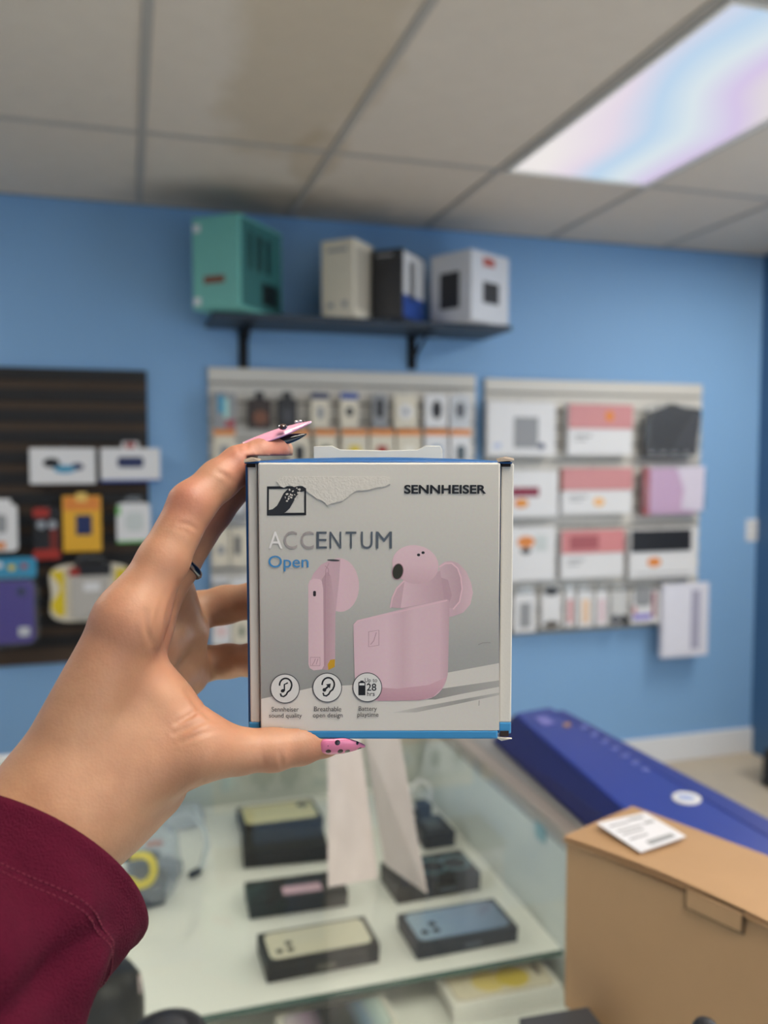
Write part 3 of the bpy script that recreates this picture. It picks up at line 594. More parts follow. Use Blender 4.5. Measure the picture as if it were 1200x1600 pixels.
# small stand with a white loop
p = onZ(660, 1276, ZS)
t = thing('watch_stand', 'small dark stand holding a white loop, at the back of the glass shelf', 'stand', tuple(p))
box('stand_base', (0, 0, .016), (.034, .034, .032), m_nbx, t, .006)
tube('loop', [(-.004+.024*math.cos(a)*.9, .0, .046+.03*math.sin(a)) for a in [2*math.pi*k/20 for k in range(20)]], .0045, m_pw, t, 8, True)
# boxes on the lower deck in front of the shelf edge
m_wbx = mat('white_carton', (226, 222, 212), .4, var=.02)
o = phone_box('white phone box with two yellow discs on a cream phone picture, on the lower deck', [(684, 1523), (842, 1494), (879, 1540), (706, 1572)], .03, ZL, m_wbx, ('phone', M_('bronze_outline', (150, 126, 92), .35), 0))
o[3]('phone_face', rrect(0, 0, o[1]*.885, o[2]*.815, o[2]*.13), .03, .0009, M_('cream_phone_print', (224, 214, 190), .3))
for u, c_ in ((-.1, (226, 204, 124)), (.13, (222, 196, 70))): o[3]('yellow_disc', ell(o[1]*u, 0, o[2]*.33, o[2]*.32, 0, 24), .03, .0012 if u < 0 else .0014, M_('yellow_disc_%d' % c_[2], c_, .3))
o[3]('camera_island', rrect(o[1]*.38, o[2]*.1, o[1]*.05, o[2]*.36, .003), .03, .0012, M_('bronze_print', (110, 96, 80)))
o = phone_box('white phone box with grey iridescent phone on its lid, bottom edge of the picture', [(432, 1584), (598, 1549), (628, 1606), (446, 1650)], .03, ZL, m_wbx, ('phone', M_('steel_outline', (150, 156, 150), .3, metal=.4), 0))
o[3]('phone_screen', rrect(0, 0, o[1]*.87, o[2]*.79, o[2]*.12), .03, .0009, grad('iridescent_print', [(0, (206, 196, 204)), (.22, (150, 130, 150)), (.36, (40, 44, 48)), (.62, (44, 50, 48)), (.76, (110, 130, 150)), (1, (206, 220, 210))], 'X', .25))
phone_box('dark grey flat box lying on the glass beside the brown carton', [(812, 1590), (918, 1573), (958, 1622), (840, 1644)], .02, ZT, M_('charcoal_carton', (70, 72, 76), .4), ('plain',))
# tent card on the glass top
t0 = onZ(606, 1392, ZT)
m_card = glassy('translucent_card', (232, 222, 216), .72, .3)
t = thing('tent_card', 'pale folded card standing on the glass, below the held box', 'sign', tuple(t0))
def sheet(name, q, th, m, par):
    c = [Vector(v)-t0 for v in q]; n = (c[1]-c[0]).cross(c[3]-c[0]).normalized()*th
    V = c+[v+n for v in c]
    return mesh(name, V, [(0, 1, 2, 3), (7, 6, 5, 4)]+[(i, 4+i, 4+(i+1) % 4, (i+1) % 4) for i in range(4)], m, par)
a0 = onZ(512, 1386, ZT); a1 = onZ(590, 1372, ZT); b0 = onZ(602, 1350, ZT); b1 = onZ(668, 1396, ZT)
top = Vector((0, 0, .20)); ra = onZ(534, 1380, ZT)+Vector((0, .0, .20)); rb = onZ(585, 1372, ZT)+Vector((0, 0, .20))
sheet('left_leaf', [a0, a1, P(563, 1150, (a1-CAM).dot(fwd)+.01), P(512, 1150, (a0-CAM).dot(fwd)+.01)], .0012, m_card, t)
sheet('right_leaf', [b0, b1, P(622, 1140, (b1-CAM).dot(fwd)+.05), P(568, 1140, (b0-CAM).dot(fwd)+.005)], .0012, m_card, t)
# ------------------------------------------------------------------ cartons on the right
m_cobalt = mat('cobalt_carton', (38, 60, 152), .35, var=.06, vs=8); m_cobalt2 = mat('dark_cobalt_carton', (34, 44, 112), .4, var=.08)
t0 = onZ(905, 1283, ZT)
tb = thing('long_carton', 'long cobalt blue carton with a white oval mark, running along the right of the counter', 'box', tuple(t0))
ztop = ZT+.063
TLb, TRb = onZ(803, 1114, ztop), onZ(860, 1104, ztop)
BLb, BRb = onZ(1085, 1361, ztop), onZ(1330, 1372, ztop)
def hexa(name, top4, zb, inset, m, par, o0):
    V = [v-o0 for v in top4]; c = sum(V, Vector())/4
    V2 = []
    for v in V: d = Vector((v.x-c.x, v.y-c.y, 0)); V2.append(Vector((c.x+d.x*(1+inset), c.y+d.y*(1+inset*.25), zb-o0.z)))
    bm = bmesh.new(); vs = [bm.verts.new(v) for v in V+V2]
    for f in [(0, 1, 2, 3), (7, 6, 5, 4)]+[(i, 4+i, 4+(i+1) % 4, (i+1) % 4) for i in range(4)]: bm.faces.new([vs[i] for i in f])
    bmesh.ops.recalc_face_normals(bm, faces=bm.faces[:]); bmesh.ops.bevel(bm, geom=bm.edges[:], offset=.004, segments=2, affect='EDGES', profile=.5)
    return from_bm(name, bm, m, par)
def hexa2(name, T, Bt, m, par, o0):
    bm = bmesh.new(); vs = [bm.verts.new(v-o0) for v in T+Bt]
    for f in [(0, 1, 2, 3), (7, 6, 5, 4)]+[(i, 4+i, 4+(i+1) % 4, (i+1) % 4) for i in range(4)]: bm.faces.new([vs[i] for i in f])
    bmesh.ops.recalc_face_normals(bm, faces=bm.faces[:]); bmesh.ops.bevel(bm, geom=bm.edges[:], offset=.003, segments=2, affect='EDGES', profile=.5)
    return from_bm(name, bm, m, par)
zbt = ZT+.001
flat_ = lambda v, dx=0: Vector((v.x+dx, v.y, zbt))
hexa2('tray', [v-Vector((0, 0, .004)) for v in (TLb, TRb, BRb, BLb)], [onZ(768, 1158, zbt), flat_(TRb, .004), flat_(BRb, .004), onZ(1026, 1394, zbt)], m_cobalt2, tb, t0)
hexa('lid_sheet', [v for v in (TLb, TRb, BRb, BLb)], ztop-.006, .0, m_cobalt, tb, t0)
def onlid(nm, pts_px, m, th=.0008):
    V = [onZ(x, y, ztop+.0004)-t0 for x, y in pts_px]; n = len(V); V += [v+Vector((0, 0, th)) for v in V]
    return mesh(nm, V, [tuple(range(n)), tuple(range(2*n-1, n-1, -1))]+[(i, (i+1) % n, n+(i+1) % n, n+i) for i in range(n)], m, tb)
onlid('side_stripe', [(868, 1112), (880, 1110), (1330, 1350), (1300, 1366)], M_('deep_blue_print', (34, 52, 140), .35))
onlid('printed_oval', ell(1073, 1248, 23, 9.5, .12, 28), m_pw, .0014)
onlid('oval_word', ell(1072, 1248, 14, 3.6, .12, 20), M_('pale_blue_print', (150, 170, 220)), .0020)
for k in range(7): onlid('printed_word', [(x, y) for x, y in ((905+16*k, 1136+11*k), (916+16*k, 1133+11*k), (921+16*k, 1138+11*k), (910+16*k, 1141+11*k))], M_('faded_blue_print', (104, 116, 190)), .0011)
onlid('printed_patch', [(835, 1122), (852, 1119), (868, 1131), (850, 1135)], M_('pale_violet_print', (120, 120, 196)), .0011)
onlid('orange_dot', ell(886, 1133, 6, 3.4), M_('orange_dot_print', (170, 130, 90)), .0012)
# brown cardboard box
m_kraft = mat('kraft_cardboard', (176, 140, 102), .7, var=.05, vs=25, bump=.06, bs=90)
zb_ = ZT+.001; hk = .16*(CAMZ-ZT)/.5
A = onZ(882, 1306, zb_+hk); B_ = onZ(986, 1261, zb_+hk)
ex = (B_-A).normalized(); wk = (B_-A).length; ey = Vector((ex.y, -ex.x, 0)); yawk = math.atan2(ex.y, ex.x)
Lk = .40
tk = thing('cardboard_box', 'brown cardboard carton with a white shipping label, bottom right on the counter', 'box', (A.x, A.y, zb_), yawk)
# local: x across the lid, -y along the long side towards the viewer
box('body', (wk/2, -Lk/2, hk*.49), (wk-.002, Lk-.002, hk*.98), m_kraft, tk, .002)
bm = bmesh.new()
n = 14
for (i) in range(n+1):
    yy = -Lk*i/n; lift = .006*math.sin(math.pi*min(1, i/n*1.6))*(1 if i/n < .62 else .4)
    for j, xx in enumerate((-.003, .0, wk*.5, wk, wk+.003)):
        for zz in (0, .003): bm.verts.new((xx, yy, hk*.985+zz+lift*(1 if j < 2 else .5 if j == 2 else 0)-(.002 if j in (0, 4) and zz == 0 else 0)))
bm.verts.ensure_lookup_table()
for i in range(n):
    for j in range(4):
        a = (i*5+j)*2; b = a+2; c = a+10; d = a+12
        bm.faces.new([bm.verts[k] for k in (a+1, c+1, d+1, b+1)]); bm.faces.new([bm.verts[k] for k in (a, b, d, c)])
bmesh.ops.recalc_face_normals(bm, faces=bm.faces[:])
from_bm('lid', bm, m_kraft, tk)
def kpt(x, y): # pixel on the lid plane in the carton's own axes
    v = onZ(x, y, zb_+hk+.006)-Vector((A.x, A.y, zb_)); return (v.dot(ex), -v.dot(ey))
lab = [kpt(*q) for q in ((932, 1289), (1008, 1272), (1072, 1310), (1001, 1335))]
def flatk(nm, pts, z, th, m):
    n = len(pts); V = [(x, y, z) for x, y in pts]+[(x, y, z+th) for x, y in pts]
    return mesh(nm, V, [tuple(range(n)), tuple(range(2*n-1, n-1, -1))]+[(i, (i+1) % n, n+(i+1) % n, n+i) for i in range(n)], m, tk)
def lerp2(u, v):
    a, b, c, d = [Vector(q) for q in lab]; return tuple((a*(1-u)+b*u)*(1-v)+(d*(1-u)+c*u)*v)
ZLAB = hk+.0075
flatk('shipping_label', lab, ZLAB, .0006, M_('label_paper', (226, 226, 232), .5))
for (u0, v0, u1, v1) in ((.12, .16, .5, .2), (.55, .1, .85, .16), (.12, .34, .62, .38), (.12, .46, .55, .5), (.3, .8, .85, .92), (.7, .3, .9, .36), (.12, .62, .5, .66)):
    flatk('printed_line', [lerp2(u0, v0), lerp2(u1, v0), lerp2(u1, v1), lerp2(u0, v1)], ZLAB+.0006, .0003, m_pgrey)
yt = -Lk*.40
box('tuck_tab', (-.0016, yt, hk*.957), (.0022, .050, .017), m_kraft, tk, .0008)
box('tab_slot', (-.0008, yt, hk*.957), (.0018, .054, .020), M_('slot_shadow_card', (84, 64, 44), .8), tk, .0004)  # solid dark pieces here and below; the openings' shade is their colour
box('slot', (-.0012, -Lk*.80, hk*.955), (.004, .10, .008), M_('slot_shadow_card', (84, 64, 44), .8), tk, .001)
# black rounded thing peeking up at the very bottom
p = P(1102, 1606, .56)
t = thing('black_cap', 'small black rounded cap peeking up at the bottom edge in front of the brown carton', 'cap', (p.x, p.y, ZT))
hh = P(1102, 1594, .56).z-ZT
lathe('cap_stem', [(.016, 0.0), (.014, .006), (.006, .012), (.006, hh-.012)], m_pblack, t, 20)
lathe('cap_top', [(.006, hh-.014), (.008, hh-.010), (.0085, hh-.005), (.006, hh-.001), (.002, hh)], m_pblack, t, 20)
# ------------------------------------------------------------------ lower left clutter
m_gloss = mat('black_gloss_plastic', (10, 10, 12), .42, spec=.25)
c = onZ(160, 1602, ZS)
t = thing('speaker', 'black rounded speaker behind the burgundy cuff at the lower left', 'speaker', (c.x, c.y-.03, ZS-0.06)); 
c = onZ(165, 1575, ZL+.06); t.location = (c.x, min(c.y, YE-.056), ZL+.0006)
lathe('shell', [(.040, 0), (.047, .006), (.049, .02), (.0495, .135), (.046, .160), (.036, .175), (.018, .182), (.002, .183)], m_gloss, t, 36)
lathe('base_ring', [(.0475, .010), (.0502, .012), (.0502, .018), (.0475, .020)], m_pblack, t, 36)
o = box('painted_glare', (.044, -.012, .158), (.004, .012, .018), M_('pinkish_glare', (190, 170, 170)), t, .001)  # small glare on the shell, painted as a pinkish piece
c = onZ(262, 1606, ZT+.026)
t = thing('round_gadget', 'low round black gadget on the glass at the bottom edge, beside the black speaker', 'gadget', (c.x, c.y, ZT+.0004)); t.scale = (.74, .74, .74)
lathe('shell', [(.046, 0), (.050, .006), (.050, .022), (.046, .030), (.034, .034), (.002, .035)], m_pblack, t, 36)
lathe('top_disc', [(.024, .0348), (.024, .0362), (.002, .0366)], M_('disc_grey', (60, 60, 64), .3), t, 28)
prism = ell(.006, 0, .006, .0025)
# bag of adapters, yellow cable, white loop
c = onZ(243, 1378, ZS)
t = thing('adapter_bag', 'crumpled clear bag of dark adapters beside the yellow cable', 'bag', (c.x, c.y, ZS))
bm = bmesh.new(); bmesh.ops.create_icosphere(bm, subdivisions=4, radius=1)
rn = random.Random(3); off = [(Vector((rn.uniform(-1, 1), rn.uniform(-1, 1), rn.uniform(-1, 1))).normalized(), rn.uniform(-.2, .25)) for _ in range(18)]
for v in bm.verts:
    p = v.co.copy(); k = 1+sum(a*max(0, p.dot(d))**5 for d, a in off); v.co = Vector((p.x*.050*k, p.y*.105*k, .034+p.z*.033*min(k, 1.0)))
from_bm('clear_bag', bm, glassy('crumpled_clear_bag', (238, 242, 248), .16, .12), t, True)
for (x, y, z, s, rz, mm) in ((-.01, -.035, .02, (.05, .035, .028), .3, m_pbx), (-.02, .03, .02, (.045, .055, .03), -.4, M_('charcoal_plastic', (52, 54, 58), .4)), (-.014, -.072, .02, (.05, .042, .036), .2, M_('charcoal_plastic', (52, 54, 58), .4)), (.022, .0, .022, (.03, .045, .028), .8, M_('grey_plastic', (120, 124, 130), .4))):
    box('adapter', (x, y, z), s, mm, t, .005, 2, Matrix.Rotation(rz, 3, 'Z'))
box('orange_clip', (0, .052, .045), (.03, .012, .01), M_('orange_plastic', (206, 120, 90), .4), t, .003)
c = onZ(228, 1262, ZS)
c2 = onZ(285, 1290, ZS)
t = thing('adapter_block', 'pale grey adapter block at the back of the bag of adapters', 'adapter', (c2.x, c2.y, ZS+.0006), R(10))
box('block', (0, 0, .018), (.075, .05, .036), M_('pale_grey_plastic', (176, 182, 188), .4), t, .006)
box('dark_end', (.038, 0, .016), (.004, .04, .026), m_pgrey, t, .001)
m_ycab = mat('yellow_cable', (220, 200, 40), .4)
c = onZ(196, 1362, ZS+.075)
t = thing('cable_coil', 'bright yellow coiled cable showing past the cuff', 'cable', (c.x, c.y, ZS))
rc = (onZ(240, 1360, ZS+.075)-c).length
tube('coil', [(rc*math.cos(a)*1.0, rc*1.35*math.sin(a), .075+.004*math.sin(3*a)) for a in [2*math.pi*k/40 for k in range(40)]], .0062, m_ycab, t, 10, True)
tube('cable_end', [(-rc*1.2, rc*.6, .055), (-rc*.5, .3*rc, .060), (0, -.1*rc, .064), (.3*rc, -.45*rc, .066)], .0058, m_ycab, t, 10)
box('cable_tie', (-.0*rc, rc*1.35, .075), (.012, .020, .018), m_pblack, t, .003)
t0 = onZ(278, 1372, ZS)
t = thing('cable_loop', 'thin clear white strap looped on the shelf right of the bag', 'cable', tuple(t0))
pp = [onZ(x, y, ZS+zz)-t0 for x, y, zz in ((300, 1268, .048), (303, 1271, .047), (306, 1276, .045), (320, 1298, .035), (324, 1322, .025), (319, 1340, .015), (316, 1352, .008), (310, 1362, .006))]
tube('strap', pp, .0052, glassy('milky_strap', (226, 232, 236), .5, .2), t, 8)
q = pp[-1]; box('plug', (q.x-.006, q.y-.003, .006), (.024, .012, .010), m_pbx, t, .002, 2, Matrix.Rotation(R(40), 3, 'Z'))
# ------------------------------------------------------------------ 
# ------------------------------------------------------------------ the carton held up in the hand
DB = .335; TILT = R(4.2)
O = P(592, 938, DB)
bz = (upv*math.cos(TILT)-fwd*math.sin(TILT)).normalized(); bx = rgt.copy(); by = bz.cross(bx)      # by points into the carton
def face(px, py, y=0.0):
    """photograph pixel -> local x, z on the plane of the front panel"""
    d = ray(px, py); o = O+by*y; tt = (o-CAM).dot(by)/d.dot(by); v = CAM+d*tt-O; return (v.dot(bx), v.dot(bz))
xl, _ = face(405, 938); xr, _ = face(780, 938); _, zt = face(592, 723); _, zb = face(592, 1155)
sl, _ = face(384.5, 938, .003); sr, _ = face(801.5, 938, .003)
BD = .046
m_box = mat('carton_stone_white', (216, 211, 202), .42, var=.03, vs=60, bump=.05, bs=900)
m_boxblue = mat('carton_blue', (26, 92, 156), .38, var=.05, vs=60)
m_band = mat('carton_light_blue', (62, 142, 196), .42, var=.05, vs=60)
hb = thing('earbuds_carton', 'pale retail carton with pink earbuds and blue foot band, held up in the hand', 'box')
hb.matrix_world = Matrix(((bx.x, by.x, bz.x, O.x), (bx.y, by.y, bz.y, O.y), (bx.z, by.z, bz.z, O.z), (0, 0, 0, 1)))
_, z1142 = face(592, 1142); _, z1130 = face(592, 1131)
def hbox(nm, x0, x1, y0, y1, z0, z1, m, bv=0): return box(nm, ((x0+x1)/2, (y0+y1)/2, (z0+z1)/2), (x1-x0, y1-y0, z1-z0), m, hb, bv)
hbox('outer_sleeve', sl, sr, .0045, BD, zb+.0008, zt-.0006, m_boxblue, .0008)
for s, (x0, x1) in (('l', (sl+.0012, xl-.0006)), ('r', (xr+.0008, sr-.0002))):
    hbox('front_flange', x0, x1, .0028, .0046, zb+.0058, zt-.0004, m_box, .0006)
    hbox('flange_foot', x0-.0008 if s == 'l' else x0, x1, .0026, .0046, zb+.0012, zb+.0060, m_band, .0006)
hbox('front_panel', xl, xr, 0.0, .0046, zb+.0032, zt, m_box, .0007)
hbox('foot_band', xl, xr, -.0001, .0046, zb, zb+.0036, m_band, .0007)
# bulging blue top flap and the bottom flap
def sheet_grid(nm, fn, nu, nv, m, th=.0006):
    V = []; 
    for s in (0, 1):
        for j in range(nv+1):
            for i in range(nu+1): x, y, z = fn(i/nu, j/nv); V.append((x, y, z-(th if s else 0)))
    k = (nu+1)*(nv+1); Fc = []
    for j in range(nv):
        for i in range(nu):
            a = j*(nu+1)+i; Fc += [(a, a+1, a+nu+2, a+nu+1), (k+a+nu+1, k+a+nu+2, k+a+1, k+a)]
    rim = [i for i in range(nu+1)]+[j*(nu+1)+nu for j in range(1, nv+1)]+[nv*(nu+1)+i for i in range(nu-1, -1, -1)]+[j*(nu+1) for j in range(nv-1, 0, -1)]
    for a, b in zip(rim, rim[1:]+rim[:1]): Fc.append((a, k+a, k+b, b))
    return mesh(nm, V, Fc, m, hb, True)
sheet_grid('top_flap', lambda u, v: (sl+.0004+(sr-sl-.0016)*u, .0012+v*(BD-.0016), zt+.0002+.0017*math.sin(math.pi*min(1, max(0, u*1.02)))**.7*math.sin(math.pi*(.06+.88*v))), 24, 8, m_boxblue)
m_flapin = mat('raw_board', (222, 214, 200), .7, var=.05)
for (px, py, s) in ((394, 721, -1), (789, 720, 1), (398, 1153, -1), (786, 1150, 1)):
    x, z = face(px, py, .003); dn = (-.35 if px < 500 else -1) if py > 900 else 1
    mesh('torn_corner', [(x-.0030, .0002, z-.0004*dn), (x+.0032, .0002, z+.0002*dn), (x+.0036, .0040, z+.0010*dn), (x-.0034, .0050, z+.0008*dn), (x-.001*s, .0006, z+.0012*dn), (x+.0005*s, .0042, z+.0017*dn)],
         [(0, 1, 4), (1, 2, 5, 4), (2, 3, 5), (3, 0, 4, 5), (0, 3, 2, 1)], m_flapin if py > 900 else mat('creased_board', (150, 136, 122), .7), hb)
    if not (px < 500 and py > 900): box('corner_gap_shade', (x+.0004*s, .0036, z-.0012*dn), (.0034, .003, .0022), mat('gap_shade', (40, 28, 24), .9), hb)  # solid dark block; the shade inside the gap is its colour
# hang tab at the back
tabp = [(490, 724), (490, 697.5), (519, 696.5), (524, 699), (531, 702.5), (600, 704), (652, 703), (660, 699.5), (664, 696.5), (688, 697), (691, 703), (691.5, 724)]
prism_xz('hang_tab', [face(x, y, BD-.006) for x, y in tabp], BD-.006, BD-.0048, mat('tab_white', (232, 226, 210), .5, var=.02), hb, .0002)

# --- flat print of the front panel, layer over layer
LAY = [0]
def printed(nm, px_pts, m, step=1):
    LAY[0] += step; y = -.000005*LAY[0]-.00001
    pts = [face(x, z) for x, z in px_pts]
    bm = bmesh.new(); vs = [bm.verts.new((x, y, z)) for x, z in pts]; f = bm.faces.new(vs)
    f.normal_update()
    if f.normal.y > 0: bmesh.ops.reverse_faces(bm, faces=[f])
    bmesh.ops.triangulate(bm, faces=bm.faces[:])
    return from_bm(nm, bm, m, hb)
def stroke(nm, px_pts, wpx, m, closed=False, par=None):
    LAY[0] += 1; y = -.000005*LAY[0]-.00001
    P2 = [Vector(p) for p in px_pts]; n = len(P2); V = []; Fc = []
    for i, p in enumerate(P2):
        a = P2[(i-1) % n] if closed or i else p; b = P2[(i+1) % n] if closed or i < n-1 else p
        d = (b-a).normalized(); q = Vector((-d.y, d.x))*(wpx if not isinstance(wpx, list) else wpx[i])/2
        for r_ in (p+q, p-q): x, z = face(r_.x, r_.y); V.append((x, y, z))
    for i in range(n if closed else n-1):
        j = (i+1) % n; Fc.append((2*i, 2*j, 2*j+1, 2*i+1))
    return mesh(nm, V, Fc, m, hb)
def text(nm, s, rect, m, bold=0.0, ext=0.0, spacing=1.0, keep=None):
    """lettering fitted into a rectangle of the front panel"""
    LAY[0] += 1
    cu = bpy.data.curves.new(nm, 'FONT'); cu.body = s; cu.size = 1; cu.offset = bold; cu.space_character = spacing; cu.resolution_u = 4
    o = bpy.data.objects.new(nm, cu); COL.objects.link(o); bpy.context.view_layer.update()
    me = bpy.data.meshes.new_from_object(o.evaluated_get(bpy.context.evaluated_depsgraph_get()))
    COL.objects.unlink(o); bpy.data.objects.remove(o)
    co = np.empty(len(me.vertices)*3); me.vertices.foreach_get('co', co); co = co.reshape(-1, 3)
    lo_, hi = co.min(0), co.max(0)
    x0, z1 = face(rect[0], rect[1]); x1, z0 = face(rect[2], rect[3])
    out = np.empty_like(co); out[:, 0] = x0+(co[:, 0]-lo_[0])/(hi[0]-lo_[0])*(x1-x0); out[:, 2] = z0+(co[:, 1]-lo_[1])/(hi[1]-lo_[1])*(z1-z0); out[:, 1] = -.000005*LAY[0]-.00001
    me.vertices.foreach_set('co', out.ravel()); me.update(); me.materials.clear()
    return link(nm, me, m, hb)
ink = lambda n, c, r=.45, **k: mat('ink_'+n, c, r, **k)
i_black = ink('black', (28, 28, 32)); i_dark = ink('dark', (70, 70, 74)); i_white = ink('white', (226, 224, 220)); i_blue = ink('blue', (70, 140, 196))
# backdrop: soft grey wall falling to a white table edge
g_back = grad('print_backdrop', [(0, (154, 154, 150)), (.22, (168, 167, 163)), (.5, (193, 190, 183)), (1, (215, 210, 201))], 'Z')
printed('printed_backdrop', [(406, 734), (779, 734), (780, 1036), (694, 1052), (556, 1070), (490, 1074), (408, 1092)], g_back)
g_side = grad('print_backdrop_left', [(0, (158, 157, 153)), (1, (166, 165, 160))], 'X')
printed('printed_table', [(408, 1092), (490, 1074), (556, 1070), (694, 1052), (780, 1036), (780, 1141), (409, 1142)], grad('print_table', [(0, (226, 220, 212)), (1, (212, 207, 199))], 'X'))
printed('printed_shadow', [(640, 1092), (690, 1076), (780, 1063), (780, 1073), (722, 1084), (680, 1093)], grad('print_shadow', [(0, (128, 126, 122)), (.35, (156, 153, 148)), (1, (176, 173, 168))], 'X'))
printed('printed_shadow', [(610, 1114), (660, 1104), (780, 1082), (780, 1086), (700, 1103), (650, 1113)], grad('print_shadow_thin', [(0, (214, 209, 202)), (.3, (180, 176, 170)), (.7, (160, 157, 152)), (1, (190, 186, 180))], 'X'))
# left earbud
soft = lambda c: tuple(v+(sum(c)/3-v)*.16+3 for v in c)
pk = lambda n, a, b, ax='X', mid=None: grad('print_pink_'+n, [(0, soft(a))]+([(.5, soft(mid))] if mid else [])+[(1, soft(b))], ax)
printed('printed_earbud_head', ell(531, 914, 30, 42, -.05, 40), pk('head', (206, 166, 176), (222, 184, 192), 'X', (226, 186, 196)))
printed('printed_earbud_neck', [(484, 910), (490, 896), (502, 882), (516, 875), (532, 873), (530, 905), (524, 960), (522, 1000), (505, 1000), (500, 905)], pk('neck', (214, 172, 184), (206, 166, 176)))
printed('printed_earbud_side', [(503, 905), (511, 893), (517, 900), (524, 956), (523.5, 1040), (514, 1047), (504, 1046)], pk('side', (188, 148, 158), (206, 168, 178), 'X', (196, 154, 164)))
printed('printed_gold_tip', [(513, 1047), (512, 1038), (516, 1031), (523.5, 1030), (523, 1042)], ink('gold', (208, 160, 40), .35))
printed('printed_earbud_stem', [(481.5, 914), (484, 907), (490, 904), (500, 905), (503, 909), (505, 920), (506, 1040), (503, 1046), (490, 1047.5), (484, 1044), (482, 1038)], pk('stem', (222, 184, 193), (228, 190, 198)))
stroke('printed_seam', [(514, 880), (509, 890), (508, 905), (508, 1040)], .8, ink('pink_shade', (176, 136, 146)))
stroke('printed_seam', [(508, 884), (513, 889), (514, 900)], .8, ink('pink_shade', (176, 136, 146)))
printed('printed_port', ell(521, 875.5, 10, 1.6, .05, 16), i_dark)
printed('printed_slot', rrect(491.5, 927.5, 4.4, 8.5, 1.8, 4), ink('slot', (48, 40, 44)))
stroke('printed_stem_mark', [(485, 1027), (500, 1027), (500, 1040), (485, 1040)], .9, ink('pink_shade', (176, 136, 146)), True)
stroke('printed_stem_mark', [(488, 1039), (491, 1034), (493, 1029)], .9, ink('pink_shade', (176, 136, 146)))
stroke('printed_stem_mark', [(494, 1038), (497, 1029)], .9, ink('pink_shade', (176, 136, 146)))
# case with the second earbud
printed('printed_case_lid', [(686, 884), (694, 878), (704, 876), (716, 880), (728, 892), (736, 910), (739, 926), (735, 944), (724, 957), (708, 963), (700, 964), (694, 940)], pk('lid', (214, 178, 188), (222, 184, 192), 'X', (206, 168, 178)))
printed('printed_case_lid_inner', [(684, 892), (694, 883), (704, 881), (714, 888), (720, 902), (722, 920), (718, 940), (708, 950), (700, 950), (690, 930)], pk('lidin', (212, 178, 186), (190, 150, 160)))
stroke('printed_lid_rim', [(686, 886), (696, 880), (706, 880), (715, 888), (720, 902), (722, 920), (718, 940), (708, 952)], 2.2, ink('pink_light', (228, 192, 200)))
printed('printed_case_inside', [(609, 949), (612, 934), (618, 920), (630, 908), (640, 902), (682, 900), (700, 906), (706, 930), (702, 942), (650, 952)], pk('inside', (206, 166, 176), (190, 150, 160)))
printed('printed_earbud_neck', [(632, 908), (688, 892), (694, 936), (660, 944), (626, 950)], pk('neck2', (224, 186, 195), (196, 156, 166), 'X', (212, 172, 182)))
stroke('printed_case_rim', [(610, 950), (613, 934), (620, 919), (632, 907), (644, 903)], 2.4, ink('pink_light', (228, 192, 200)))
printed('printed_earbud_head', ell(649, 882, 36.5, 30, .22, 40), pk('head2', (210, 168, 178), (228, 190, 198), 'Z', (224, 184, 193)))
printed('printed_ear_tip', ell(621.5, 893, 8.6, 12.6, .2, 24), ink('olive', (52, 50, 40), .5))
stroke('printed_ear_tip_rim', ell(621.5, 893, 8.6, 12.6, .2, 24), 1.2, ink('pink_shade', (176, 136, 146)), True)
for x, y in ((654, 867), (661, 863.5)): printed('printed_mic_hole', ell(x, y, 2.6, 2.2, 0, 12), i_black)
cs = [(552, 976), (558, 969), (570, 966), (640, 949), (698, 936), (702, 938), (702, 960), (700, 1046)]
for k in range(1, 9): a = R(90*k/9); cs.append((661+39*math.cos(a), 1046+47*math.sin(a)))
cs += [(655, 1094), (592, 1095)]
for k in range(1, 7): a = R(90*k/7); cs.append((592-38*math.sin(a), 1057+38*math.cos(a)))
cs += [(554, 1050)]
printed('printed_case', cs, grad('print_pink_case', [(p_, soft(c_)) for p_, c_ in ((0, (222, 184, 194)), (.35, (226, 188, 198)), (.52, (214, 174, 184)), (.64, (222, 184, 193)), (.9, (220, 180, 190)), (1, (200, 160, 170)))], 'X'))
printed('printed_case_foot', [(556, 1066), (570, 1072), (620, 1076), (670, 1070), (697, 1058), (690, 1076), (676, 1089), (655, 1094), (592, 1095), (566, 1085)], grad('print_pink_foot', [(0, (196, 152, 164)), (1, (216, 174, 185))], 'Z'))
stroke('printed_case_rim', [(553, 976), (560, 970), (640, 952), (699, 938)], 1.6, ink('pink_light', (228, 192, 200)))
stroke('printed_case_mark', [(576, 987), (592, 984.5), (592, 1008), (576, 1010.5)], 1.0, ink('pink_shade', (176, 136, 146)), True)
stroke('printed_case_mark', [(579, 1007), (584, 1001), (588, 988)], 1.0, ink('pink_shade', (176, 136, 146)))
# emblem: black frame with the flowing double-curved band
LAY[0] += 2
stroke('printed_emblem_frame', [(418.8, 762), (477, 761.5), (477, 803), (418.8, 803.5)], 4.8, i_black, True)
printed('printed_emblem_band', [(419, 797), (426, 795.5), (433, 790), (438, 781), (443, 771), (450, 764), (460, 761.5), (477, 761.5), (477, 767), (469, 769), (463, 775), (458, 785), (453, 794), (446, 800.5), (438, 803.5), (419, 804)], ink('charcoal', (44, 44, 48)))
